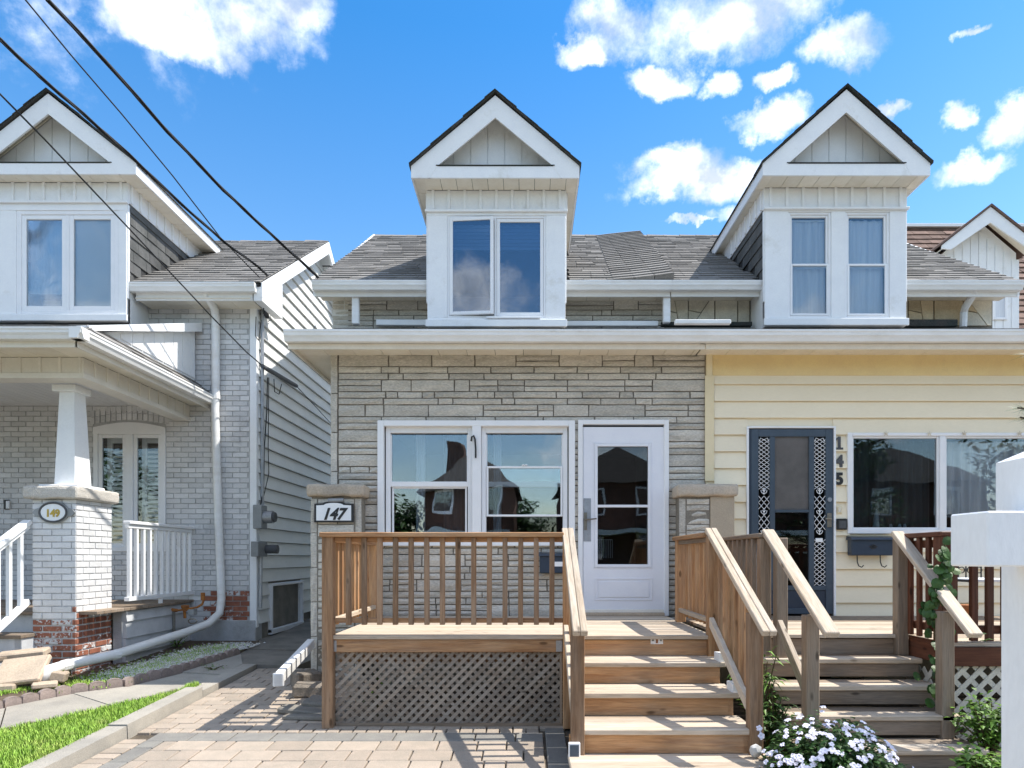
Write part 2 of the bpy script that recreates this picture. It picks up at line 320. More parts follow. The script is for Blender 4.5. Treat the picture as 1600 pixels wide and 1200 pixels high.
class MB:
    def __init__(s): s.v = []; s.f = []; s.var = []
    def add(s, vs, fs, var=0.0):
        b = len(s.v); s.v.extend(tuple(x) for x in vs); s.f.extend(tuple(b+i for i in f) for f in fs); s.var.extend([var]*len(fs)); return s
    def box(s, x0, x1, y0, y1, z0, z1, c=0, rot=None, var=0.0):
        if x1 < x0: x0, x1 = x1, x0
        if y1 < y0: y0, y1 = y1, y0
        if z1 < z0: z0, z1 = z1, z0
        m = Vector(((x0+x1)/2, (y0+y1)/2, (z0+z1)/2)); h = ((x1-x0)/2, (y1-y0)/2, (z1-z0)/2)
        if c: c = min(c, min(h)*.45); pts = [CP(v, h, c) for v in CV]; fs = CF
        else:
            pts = [Vector((a*h[0], b*h[1], d*h[2])) for d in (-1, 1) for a, b in ((-1, -1), (1, -1), (1, 1), (-1, 1))]; fs = BOXF
        if rot is not None:
            q = rot if isinstance(rot, Matrix) else Euler(rot).to_matrix(); pts = [q @ p for p in pts]
        return s.add([p+m for p in pts], fs, var)
    def hexa(s, p, var=0.0): return s.add(p, BOXF, var)          # 4 bottom, 4 top
    def poly(s, pts, off, var=0.0):                                # planar polygon extruded by vector off
        n = len(pts); off = Vector(off); a = [Vector(p) for p in pts]
        return s.add(a+[p+off for p in a], [tuple(range(n-1, -1, -1)), tuple(range(n, 2*n))]+[(i, (i+1) % n, n+(i+1) % n, n+i) for i in range(n)], var)
    def tube(s, pts, r, n=8, cap=True, var=0.0):
        pts = [Vector(p) for p in pts]; b = len(s.v); rs = r if isinstance(r, (list, tuple)) else [r]*len(pts)
        up = None
        for i, p in enumerate(pts):
            t = (pts[min(i+1, len(pts)-1)]-pts[max(i-1, 0)]).normalized()
            if up is None: up = Vector((0, 0, 1)) if abs(t.z) < .9 else Vector((1, 0, 0))
            u = (up-t*up.dot(t)).normalized(); w = t.cross(u); up = u
            for k in range(n):
                a = 2*math.pi*(k+.5)/n; s.v.append(tuple(p+(u*math.cos(a)+w*math.sin(a))*rs[i]))
        for i in range(len(pts)-1):
            for k in range(n):
                k2 = (k+1) % n; s.f.append((b+i*n+k, b+i*n+k2, b+(i+1)*n+k2, b+(i+1)*n+k)); s.var.append(var)
        if cap:
            s.f.append(tuple(b+k for k in range(n-1, -1, -1))); s.f.append(tuple(b+(len(pts)-1)*n+k for k in range(n))); s.var.extend([var]*2)
        return s
    def frame(s, x0, x1, z0, z1, y0, y1, t, tb=None, tt=None, c=.004):
        tb = t if tb is None else tb; tt = t if tt is None else tt
        s.box(x0, x0+t, y0, y1, z0, z1, c); s.box(x1-t, x1, y0, y1, z0, z1, c)
        s.box(x0+t, x1-t, y0+.001, y1, z0, z0+tb, c); s.box(x0+t, x1-t, y0+.001, y1, z1-tt, z1, c); return s
def mesh_of(mb, name, mat, smooth=False, origin=Vector((0, 0, 0))):
    me = bpy.data.meshes.new(name); me.from_pydata([tuple(Vector(v)-origin) for v in mb.v], [], mb.f)
    if any(mb.var):
        at = me.attributes.new('var', 'FLOAT', 'FACE'); at.data.foreach_set('value', mb.var)
    me.materials.append(M[mat]); 
    if smooth: me.polygons.foreach_set('use_smooth', [True]*len(me.polygons))
    me.update(); return me
def obj(name, mb, mat, parent=None, smooth=False, label=None, cat=None, group=None, kind=None, base=False):
    xs = [v[0] for v in mb.v]; ys = [v[1] for v in mb.v]; zs = [v[2] for v in mb.v]
    c = Vector(((min(xs)+max(xs))/2, (min(ys)+max(ys))/2, min(zs) if base else (min(zs)+max(zs))/2))
    o = bpy.data.objects.new(name, mesh_of(mb, name, mat, smooth, c)); link(o, c, parent); tagit(o, label, cat, group, kind); return o
CACHE = {}
def piece(name, x0, x1, y0, y1, z0, z1, mat, parent, c=.003, rot=None, label=None):
    if x1 < x0: x0, x1 = x1, x0
    if y1 < y0: y0, y1 = y1, y0
    if z1 < z0: z0, z1 = z1, z0
    k = (name, round(x1-x0, 4), round(y1-y0, 4), round(z1-z0, 4), mat, c)
    if k not in CACHE:
        mb = MB(); h = ((x1-x0)/2, (y1-y0)/2, (z1-z0)/2); mb.box(-h[0], h[0], -h[1], h[1], -h[2], h[2], c); CACHE[k] = mesh_of(mb, name, mat)
    o = bpy.data.objects.new(name, CACHE[k]); link(o, ((x0+x1)/2, (y0+y1)/2, (z0+z1)/2), parent)
    if rot: o.rotation_euler = rot
    if label: o['label'] = label
    return o
def pieces(name, lst, mat, parent, limit=300):
    """lst: (MB of one piece, size weight); the largest are objects of their own, the rest one stuff part"""
    lst = sorted(lst, key=lambda t: -t[1])
    for mb, w in lst[:limit]: obj(name, mb, mat, parent)
    if len(lst) > limit:
        mb = MB()
        for q, w in lst[limit:]: mb.add(q.v, q.f, random.random())
        obj(name, mb, mat, parent, kind='stuff')
def beam(name, p, q, w, h, mat, parent, c=.004, ret=False):
    """box with its length from p to q (lying in a plane of constant x or y), width w across, height h; p, q on the centre line"""
    p, q = Vector(p), Vector(q); d = q-p; L = d.length
    if abs(d.x) < 1e-6: rot = Euler((math.atan2(d.z, d.y), 0, 0)); sz = (w, L, h)
    elif abs(d.y) < 1e-6: rot = Euler((0, -math.atan2(d.z, d.x), 0)); sz = (L, w, h)
    else:
        rot = d.to_track_quat('Y', 'Z').to_euler(); sz = (w, L, h)
    m = (p+q)/2; o = piece(name, m.x-sz[0]/2, m.x+sz[0]/2, m.y-sz[1]/2, m.y+sz[1]/2, m.z-sz[2]/2, m.z+sz[2]/2, mat, parent, c)
    o.rotation_euler = rot; return o
def X(px, d): return (px-VX)*d/F
def Z(py, d): return ZC+(VY-py)*d/F
def G(d): return .05*(max(-2, min(d, 12))-5.4)
def wallgrid(mb, x0, x1, z0, z1, y0, y1, holes):
    xs = sorted({x0, x1, *[h[0] for h in holes], *[h[1] for h in holes]}); zs = sorted({z0, z1, *[h[2] for h in holes], *[h[3] for h in holes]})
    for a, b in zip(xs, xs[1:]):
        for c, d in zip(zs, zs[1:]):
            mx, mz = (a+b)/2, (c+d)/2
            if not any(h[0] < mx < h[1] and h[2] < mz < h[3] for h in holes): mb.box(a, b, y0, y1, c, d)
    return mb
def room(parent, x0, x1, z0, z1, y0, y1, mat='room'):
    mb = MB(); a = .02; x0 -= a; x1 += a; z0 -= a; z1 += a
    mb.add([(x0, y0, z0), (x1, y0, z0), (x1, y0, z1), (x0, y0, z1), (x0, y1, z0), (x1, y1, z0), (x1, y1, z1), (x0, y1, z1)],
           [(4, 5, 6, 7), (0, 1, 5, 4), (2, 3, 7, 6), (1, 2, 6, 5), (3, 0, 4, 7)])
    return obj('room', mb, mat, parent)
def curtain(parent, x0, x1, z0, z1, y, mat, name='curtain', folds=9, amp=.02):
    mb = MB(); n = folds*6; vs = []
    for i in range(n+1):
        t = i/n; yy = y+amp*math.sin(t*folds*2*math.pi)+amp*.5*math.sin(t*folds*4.3)
        vs += [(x0+(x1-x0)*t, yy, z0), (x0+(x1-x0)*t, yy*.7+y*.3, z1)]
    mb.add(vs, [(2*i, 2*i+2, 2*i+3, 2*i+1) for i in range(n)]); return obj(name, mb, mat, parent, smooth=True)
def pane(parent, x0, x1, z0, z1, y, mat='glass', rot=None):
    o = piece('pane', x0, x1, y, y+.006, z0, z1, mat, parent, c=0)
    if rot: o.rotation_euler = rot
    return o
GP = [(0, 0), (0, -.018), (.006, -.026), (.008, -.05), (.022, -.07), (.034, -.10), (.115, -.10), (.115, 0), (.108, 0), (.108, -.092), (.04, -.092), (.015, -.05), (.012, 0)]
def gutter(parent, p, q, out, h=1.0):
    """p, q: front top lip ends; out: unit vector pointing away from the house"""
    mb = MB(); p, q, out = Vector(p), Vector(q), Vector(out)
    A = [p-out*a+Vector((0, 0, b*h)) for a, b in GP]; mb.poly(A, q-p); u = (q-p).normalized()
    E = [(0, 0), (0, -.018), (.006, -.026), (.008, -.05), (.022, -.07), (.034, -.10), (.115, -.10), (.115, 0)]
    for c, sg in ((p, -1), (q, 1)): mb.poly([c-out*a+Vector((0, 0, b*h)) for a, b in E], u*.004*sg)
    o = obj('gutter', mb, 'gutter', parent)
    return o
def text(parent, s, h, loc, mat, shear=0, bold=0.0, depth=.004, rot=(R(90), 0, 0), name='numeral', sx=1.0, label=None, font_h=.84):
    cu = bpy.data.curves.new(name, 'FONT'); cu.body = s; cu.size = h/font_h; cu.shear = shear; cu.offset = bold; cu.extrude = depth; cu.align_x = 'CENTER'; cu.align_y = 'BOTTOM_BASELINE'
    t = bpy.data.objects.new('tmp', cu); COL.objects.link(t); bpy.context.view_layer.update()
    me = bpy.data.meshes.new_from_object(t.evaluated_get(bpy.context.evaluated_depsgraph_get())); bpy.data.objects.remove(t)
    for v in me.vertices: v.co.x *= sx
    me.materials.clear(); me.materials.append(M[mat]); me.name = name
    o = bpy.data.objects.new(name, me); link(o, loc, parent); o.rotation_euler = rot
    if label: o['label'] = label
    return o
def disc(mb, c, rx, rz, y0, y1, n=32):
    pts = [(c[0]+rx*math.cos(2*math.pi*i/n), y0, c[1]+rz*math.sin(2*math.pi*i/n)) for i in range(n)]; return mb.poly(pts, (0, y1-y0, 0))

# ------------------------------------------------------------------ ashlar, brick, shingle, siding generators
def rough_stone(x0, x1, z0, z1, yf, yb, amp=.010):
    mb = MB(); nx = max(2, min(5, int((x1-x0)/.09))); nz = 2; b = .006; vs = []; fs = []
    for j in range(nz+1):
        for i in range(nx+1):
            e = i in (0, nx) or j in (0, nz)
            x = x0+(x1-x0)*i/nx; z = z0+(z1-z0)*j/nz
            if 0 < i < nx: x += random.uniform(-.01, .01)
            y = yf+(.010 if e else 0)+random.uniform(-amp*.5, amp*.5)
            if i in (0, nx): x += (b if i == 0 else -b)*random.random()
            if j in (0, nz): z += (b*.7 if j == 0 else -b*.7)*random.random()
            vs.append((x, y, z))
    for j in range(nz):
        for i in range(nx):
            a = j*(nx+1)+i; fs.append((a, a+1, a+nx+2, a+nx+1))
    ring = [i for i in range(nx+1)]+[(j+1)*(nx+1)-1 for j in range(1, nz+1)]+[nz*(nx+1)+i for i in range(nx-1, -1, -1)]+[j*(nx+1) for j in range(nz-1, 0, -1)]
    k = len(vs); vs += [(vs[r][0], yb, vs[r][2]) for r in ring]; n = len(ring)
    fs += [(ring[(i+1) % n], ring[i], k+i, k+(i+1) % n) for i in range(n)]
    return mb.add(vs, fs)
def intervals(x0, x1, z0, z1, holes):
    segs = [(x0, x1)]
    for h in holes:
        ov = min(z1, h[3])-max(z0, h[2])
        if ov < .4*(z1-z0): continue
        ns = []
        for a, b in segs:
            if h[1] <= a or h[0] >= b: ns.append((a, b)); continue
            if h[0] > a: ns.append((a, h[0]))
            if h[1] < b: ns.append((h[1], b))
        segs = ns
    return [s for s in segs if s[1]-s[0] > .03]
def ashlar(parent, x0, x1, z0, z1, yf, yb, holes=(), lmin=.26, lmax=.62, J=.008, pattern='DSSDSS', mat='stone'):
    z = z1; i = 0; out = []
    while z > z0+.03:
        t = pattern[i % len(pattern)]; i += 1; h = .128 if t == 'D' else .0705
        zb = max(z0, z-h)
        for a, b in intervals(x0, x1, zb, z, holes):
            x = a
            while x < b-.01:
                L = random.uniform(lmin, lmax) if random.random() < .6 else lmax*.75
                if random.random() < .15: L = random.uniform(.12, .22)
                e = x+L
                if b-e < .12: e = b
                yy = yf+random.uniform(-.006, .006)
                if t == 'D' and random.random() < .55:
                    zm = (z+zb)/2+random.uniform(-.006, .006)
                    out.append((rough_stone(x+J/2, e-J/2, zb+J/2, zm-J/2, yy, yb), (e-x)*.06)); out.append((rough_stone(x+J/2, e-J/2, zm+J/2, z-J/2, yy, yb), (e-x)*.06))
                else: out.append((rough_stone(x+J/2, e-J/2, zb+J/2, z-J/2, yy, yb), (e-x)*(z-zb)))
                x = e
        z = zb
    pieces('stone', out, mat, parent)
def bricks(parent, x0, x1, z0, z1, yf, yb, holes=(), mat='brick', course=.0695, L=.2, J=.009, weight=None, limit=300, axis='x', matf=None):
    """axis x: wall facing -y at yf; axis y: wall facing +x, x-range then means depth, yf/yb the x planes"""
    lists = {}; n = 0; z = z0
    while z < z1-.02:
        zt = min(z+course, z1)
        off = L*.5*(n % 2); n += 1
        for a, b in intervals(x0, x1, z, zt, holes):
            x = x0-off+L*math.floor((a-x0+off)/L)
            while x < b-.005:
                p, q = max(x, a), min(x+L, b); x += L
                if q-p < .03: continue
                dy = random.uniform(-.0025, .0025); mb = MB(); mm = matf((p+q)/2, (z+zt)/2) if matf else mat
                if axis == 'x': mb.box(p+J/2, q-J/2, yf+dy, yb, z+J/2, zt-J/2, .004)
                else: mb.box(yb, yf+dy, p+J/2, q-J/2, z+J/2, zt-J/2, .004)
                lists.setdefault(mm, []).append((mb, weight((p+q)/2, (z+zt)/2) if weight else (q-p)))
        z = zt
    tot = sum(len(v) for v in lists.values())
    for k, v in lists.items(): pieces('brick', v, k, parent, limit if len(lists) == 1 else min(len(v), limit))
def shingles(parent, o, U, V, w0, w1, h, expo=.15, tab=.24, th=.017, mat='shingle', limit=300, name='shingle', clip=None, skip=None):
    """o origin at eave left; U, V unit vectors along the eave and up the slope; w0..w1 extent along U; h slope length"""
    o, U, V = Vector(o), Vector(U).normalized(), Vector(V).normalized(); N = U.cross(V)
    if N.z < 0 and abs(N.z) > .05: N = -N
    lst = []; v = 0; r = 0
    while v < h-.01:
        e = min(expo, h-v); u = w0-random.random()*tab; r += 1
        while u < w1-.005:
            t = tab*random.uniform(.7, 1.25); a, b = max(u, w0), min(u+t, w1); u += t
            if b-a < .02: continue
            if clip:
                c = clip(v+e/2)
                if c: a, b = max(a, c[0]), min(b, c[1])
                if b-a < .02: continue
            if skip and skip(o+V*v, a, b): continue
            k = th*random.uniform(.75, 1.3); g = .003; dv = random.uniform(-.006, .004)
            P = lambda uu, vv, nn: o+U*uu+V*vv+N*nn
            mb = MB().hexa([P(a+g, v+dv, .001), P(b-g, v+dv, .001), P(b-g, v+e, .001), P(a+g, v+e, .001), P(a+g, v+dv, k), P(b-g, v+dv, k), P(b-g, v+e, .004), P(a+g, v+e, .004)])
            c0 = P((a+b)/2, v, 0); lst.append((mb, (b-a)*e/(c0-Vector((0, 0, ZC))).length_squared))
        v += e
    pieces(name, lst, mat, parent, limit)
def siding_x(parent, x0, x1, z0, z1, y, holes, mat, expo=.179, th=.030, name='siding_board', ztop=None):
    """lap boards on a wall facing -y"""
    z = z1
    while z > z0+.01:
        zb = max(z-expo, z0)
        for a, b in intervals(x0, x1, zb, z, holes):
            mb = MB().hexa([(a, y-th, zb+.006), (b, y-th, zb+.006), (b, y, zb+.006), (a, y, zb+.006), (a, y-.004, z), (b, y-.004, z), (b, y, z), (a, y, z)])
            obj(name, mb, mat, parent)
        z = zb

# ================================================================== GROUND AND PAVING
def sheet(name, x0, x1, y0, y1, dz, mat, nx=2, ny=2, kind='structure', parent=None, label=None):
    mb = MB(); vs = []; ys = [y0+(y1-y0)*j/ny for j in range(ny+1)]
    for yy in ys:
        for i in range(nx+1): vs.append((x0+(x1-x0)*i/nx, yy, G(yy)+dz))
    mb.add(vs, [(j*(nx+1)+i, j*(nx+1)+i+1, (j+1)*(nx+1)+i+1, (j+1)*(nx+1)+i) for j in range(ny) for i in range(nx)])
    return obj(name, mb, mat, parent, kind=kind)
def ground():
    mb = MB(); ys = [-400, -13, -2, 12, 500]; vs = []
    for yy in ys:
        for xx in (-400, 400): vs.append((xx, yy, G(yy)-.05))
    mb.add(vs, [(2*j, 2*j+1, 2*j+3, 2*j+2) for j in range(4)]); obj('ground', mb, 'soil', kind='structure')
    sheet('road', -60, 60, -12, -4.5, -.04, 'asphalt', 1, 1)
    sheet('pavement', -60, 60, -4.3, -2.6, .02-.02, 'concrete', 1, 1)
    sheet('far_lawn', -60, 60, -19, -12.5, -.03, 'turf', 1, 1)
ground()
drv = sheet('driveway', -3.07, 6.5, .95, 7.6, -.02, 'sand', 2, 6)
sheet('bounce_paving', -3.07, 6.5, -2.5, .94, .0, 'concrete', 2, 4); sheet('bounce_paving', -12, -3.3, -2.5, 1.9, .0, 'concrete', 2, 4); sheet('bounce_paving', 6.6, 14, -2.5, 5, .0, 'concrete', 2, 4)  # unseen concrete sheets, added to bounce sunlight onto the shaded fronts
def pav():
    lst_b, lst_g = [], []
    def pv(x0, x1, y0, y1, grey=False):
        if x1-x0 < .04 or y1-y0 < .04: return
        g = .0055; a, b = y0+g, y1-g; t = random.uniform(-.002, .002); za, zb = G(a)+.004+t, G(b)+.004+t+random.uniform(-.001, .001); c = .005
        mb = MB(); x0 += g; x1 -= g
        lo = [(x0, a, za-.03), (x1, a, za-.03), (x1, b, zb-.03), (x0, b, zb-.03)]; mi = [(x0, a, za-c), (x1, a, za-c), (x1, b, zb-c), (x0, b, zb-c)]
        tp = [(x0+c, a+c, za), (x1-c, a+c, za), (x1-c, b-c, zb), (x0+c, b-c, zb)]
        mb.add(lo+mi+tp, [(8, 9, 10, 11)]+[(i, (i+1) % 4, 4+(i+1) % 4, 4+i) for i in range(4)]+[(4+i, 4+(i+1) % 4, 8+(i+1) % 4, 8+i) for i in range(4)])
        w = 1/((a+b)/2)**2 if y1 > 4.1 else .0001
        if abs((x0+x1)/2/((a+b)/2)) > .86: w *= .1
        if -1.5 < x0 < 1.45 and y0 > 5.5: w *= .1
        (lst_g if grey else lst_b).append((mb, w*(x1-x0)))
    # grey border: left strip, cross strip, right strip
    y = 1.0
    while y < 5.05: pv(-2.885, -2.735, y, min(y+.3, 5.05), True); y += .3
    x = -2.885
    while x < .12: pv(x, min(x+.31, .12), 5.05, 5.25, True); x += .31
    y = 1.0
    while y < 5.38: pv(.13, .29, y, y+.3, True); y += .3
    # strip between kerb and border
    y = 1.0
    while y < 5.05: pv(-3.06, -2.885, y, y+.105); y += .105
    # field
    y = 5.05; r = 0
    while y > 1.0:
        x = -2.735-random.random()*.2; r += 1; k = 0
        while x < .12:
            w = (.29, .215, .29, .15, .29)[(k+r) % 5]; pv(max(x, -2.735), min(x+w, .12), y-.21, y); x += w; k += 1
        y -= .21
    # small row behind the cross strip and the rows up to the alley
    x = -3.06
    while x < .12: pv(x, min(x+.105, .12), 5.25, 5.36); x += .105
    y = 5.36; r = 0
    while y < 7.5:
        x = -3.06-.1*(r % 2); r += 1
        while x < (-1.7 if y > 5.5 else .1): pv(max(x, -3.06), x+.21, y, y+.14); x += .21
        y += .14
    # right of the stairs
    y = 4.44; r = 0
    while y > 1.0:
        x = .31-.1*(r % 2); r += 1
        while x < 6.3:
            if not (x < 1.6 and y > 3.9): pv(x, x+.21, y-.14, y)
            x += .21
        y -= .14
    pieces('paver', lst_b, 'paver', drv, 300); pieces('border_paver', lst_g, 'paver_grey', drv, 60)
pav()
def kerb():
    k = tagit(link(bpy.data.objects.new('kerb', None), (-3.14, 4, G(4))), kind='structure')
    segs = [(1.0, 2.4), (2.4, 3.8), (3.8, 5.15), (5.155, 6.35)]
    for i, (a, b) in enumerate(segs):
        hh = .085 if i < 3 else .095; mb = MB(); w = .16; x1 = -3.065; x0 = x1-w; g = .003; c = .012
        for aa, bb in ((a+g, b-g),):
            mb.hexa([(x0, aa, G(aa)-.1), (x1, aa, G(aa)-.1), (x1, bb, G(bb)-.1), (x0, bb, G(bb)-.1), (x0, aa, G(aa)+hh), (x1-.01, aa, G(aa)+hh), (x1-.01, bb, G(bb)+hh), (x0, bb, G(bb)+hh)])
        obj('kerb_stone', mb, 'concrete', k)
kerb()
def alley():
    p = tagit(link(bpy.data.objects.new('path', None), (-3.4, 7, G(7))), kind='structure')
    # concrete slabs: strip beside the lawn, then the alley floor in darker concrete, its shade put into the colour
    Lp = [(-4.62, 4.1), (-4.02, 5.11), (-3.6, 5.85), (-3.235, 6.5), (-3.235, 7.1), (-3.235, 7.62)]; Rp = [(-5.3, 4.7), (-4.53, 5.84), (-4.26, 6.3), (-3.94, 6.55), (-3.70, 7.2), (-3.50, 8.2)]
    for k in range(5):
        q = random.uniform(-.008, .010); e = .01; a, b, c, d = [Vector(v) for v in (Lp[k], Lp[k+1], Rp[k+1], Rp[k])]; b = b.lerp(a, e); c = c.lerp(d, e)
        pts = [a, b, c, d]; mb = MB().hexa([(v.x, v.y, G(v.y)-.05) for v in pts]+[(v.x, v.y, G(v.y)+.045+q) for v in pts]); obj('path_slab', mb, 'concrete', p)
    ys = [7.62, 8.5, 9.6, 11, 13, 16]
    mb = MB().hexa([(-3.235, 6.36, G(6.36)-.05), (-3.075, 6.36, G(6.36)-.05), (-3.075, 7.61, G(7.6)-.05), (-3.235, 7.61, G(7.6)-.05), (-3.235, 6.36, G(6.36)+.06), (-3.075, 6.36, G(6.36)+.06), (-3.075, 7.61, G(7.6)+.05), (-3.235, 7.61, G(7.6)+.05)]); obj('path_slab', mb, 'concrete', p)
    for a, b in zip(ys, ys[1:]):
        q = random.uniform(-.006, .012); x0 = -3.24 if a < 8 else -3.74; g = .006
        xl = lambda yy: -3.24 if yy < 7.9 else -3.72
        mb = MB().hexa([(xl(a), a+g, G(a)-.05), (-2.62 if a < 8 else -2.5, a+g, G(a)-.05), (-2.45, b-g, G(b)-.05), (xl(b), b-g, G(b)-.05),
                        (xl(a), a+g, G(a)+.05+q), (-2.62 if a < 8 else -2.5, a+g, G(a)+.035+q), (-2.45, b-g, G(b)+.035+q), (xl(b), b-g, G(b)+.05+q)]); obj('path_slab', mb, 'concrete_dark', p)
alley()
def grass(name, region, n, h0, h1, mat, base, label, zoff=.055, wid=.003):
    mb = MB(); V = []; Fs = []; var = []
    while len(Fs) < n:
        x, y, ok = region()
        if not ok: continue
        a = random.uniform(0, 6.28); h = random.uniform(h0, h1); l = random.uniform(.1, .8)*h; dx, dy = math.cos(a), math.sin(a); w = wid
        b = len(V); z = G(y)+zoff
        V += [(x-dy*w, y+dx*w, z), (x+dy*w, y-dx*w, z), (x+dx*l*.4+dy*w*.7, y+dy*l*.4-dx*w*.7, z+h*.6), (x+dx*l*.4-dy*w*.7, y+dy*l*.4+dx*w*.7, z+h*.6), (x+dx*l, y+dy*l, z+h)]
        r = random.random(); Fs.append((b, b+1, b+2, b+3)); Fs.append((b+3, b+2, b+4)); var += [r, r]
    mb.v, mb.f, mb.var = V, Fs, var; o = obj(name, mb, mat, None, kind='stuff'); tagit(o, label, 'grass'); return o
def lawn():
    mb = MB(); pts = [(-3.225, 2), (-3.225, 6.6), (-3.6, 5.85), (-4.02, 5.11), (-4.62, 4.1), (-8, 3.4), (-8, 2)]
    mb.poly([(x, y, G(y)+.02) for x, y in pts], (0, 0, .04)); obj('lawn', mb, 'turf', kind='structure')
    def reg():
        y = random.uniform(3.2, 6.6); x = random.uniform(-4.9, -3.2)
        left = -4.02+(y-5.11)*.595 if y < 6.3 else -3.32
        return x, y, x < -3.205 and x > left+.02+.02*math.sin(y*19)
    grass('grass', reg, 70000, .018, .055, 'grass', 0, 'short bright green lawn between the concrete kerb and the slab path')
lawn()
def garden_bed():
    mb = MB(); pts = [(-5.05, 5.3), (-4.56, 5.85), (-4.29, 6.32), (-3.97, 6.6), (-3.72, 7.24), (-3.53, 8.2), (-3.62, 9.05), (-4.6, 9.05), (-4.6, 7.6), (-5.6, 6.9), (-6.6, 6.0), (-6.6, 5.4)]
    mb.poly([(x, y, G(y)-.02) for x, y in pts], (0, 0, .085)); obj('garden_bed', mb, 'soil', kind='structure')
    pb = MB(); mo = MB()
    for i in range(5200):
        t = random.random(); y = 6.9+1.75*t+random.uniform(-.25, .25); x = -4.18+.38*t+random.gauss(0, .17)
        if x > -3.74+(y-7.24)*.22-.05 or (y > 8.95 and x > -4.5): continue
        if x < -4.56 and y > 7.6: continue
        r = random.uniform(.009, .019); z = G(y)+.075; a = random.random()*6
        m = Matrix.Rotation(a, 3, 'Z'); vv = [m @ Vector(v) for v in ((r*1.3, 0, 0), (0, r, 0), (-r*1.3, 0, 0), (0, -r, 0), (0, 0, r*.7), (0, 0, -r*.7))]
        pb.add([(x+v.x, y+v.y, z+v.z) for v in vv], [(0, 1, 4), (1, 2, 4), (2, 3, 4), (3, 0, 4)], random.random())
    tagit(obj('pebbles', pb, 'pebble', kind='stuff'), 'scattered white pebbles on the planting bed by the grey porch', 'pebbles')
    def reg():
        t = random.random(); y = 6.3+2.3*t+random.uniform(-.2, .2); x = -4.4+.55*t+random.gauss(0, .16)
        if random.random() < .35: y = random.uniform(5.4, 6.4); x = -5.25+(y-5.4)*.48+random.gauss(0, .05)
        return x, y, x < (-4.0 if y < 6.6 else -3.76+(y-7.24)*.2)-(.30-(y-6.3)*.0 if y < 6.4 else 0) and not (x > -4.55-.02 and y > 8.95) and not(x < -4.6 and y > 7.0)
    o = grass('moss', reg, 16000, .01, .035, 'grass', 0, 'patchy moss and weeds among the pebbles of the planting bed', .07, .004); o['category'] = 'moss'
    e = thing('garden_edging', 'scalloped brown concrete edging blocks around the pebble bed', 'edging', (-4.5, 7, G(7)))
    P = [(-5.0, 5.35), (-4.57, 5.85), (-4.30, 6.32), (-3.98, 6.6), (-3.74, 7.24), (-3.54, 8.2)]
    low = [(-4.62, 4.15), (-4.04, 5.13), (-3.62, 5.85), (-3.3, 6.4)]
    for (ax, ay), (bx, by), dz in [(a, b, 0) for a, b in zip(P, P[1:])]+[(a, b, -.055) for a, b in zip(low, low[1:])]:
        L = math.hypot(bx-ax, by-ay); n = max(2, round(L/.13)); ang = math.atan2(by-ay, bx-ax)
        for k in range(n):
            t = (k+.5)/n; cx, cy = ax+(bx-ax)*t, ay+(by-ay)*t; mb = MB(); r = L/n*.49; ring = 7; V = []; tk = .032
            for s in (-1, 1):
                for i in range(ring+1):
                    a = math.pi*i/ring; u, w = -r*math.cos(a), .085+.04*math.sin(a)
                    if i in (0, ring): w = .075
                    V.append((u, s*tk*(1 if i in (0, ring) else .8), w))
                V += [(r, s*tk, -.05), (-r, s*tk, -.05)]
            n2 = ring+3; Fx = [tuple(range(n2-1, -1, -1)), tuple(range(n2, 2*n2))]+[(i, (i+1) % n2, n2+(i+1) % n2, n2+i) for i in range(n2)]
            ca, sa = math.cos(ang), math.sin(ang); q = random.uniform(-.008, .008)+dz
            mb.add([(cx+u*ca-v*sa, cy+u*sa+v*ca, G(cy)+w+q) for u, v, w in V], Fx); obj('edging_block', mb, 'edging', e)
garden_bed()

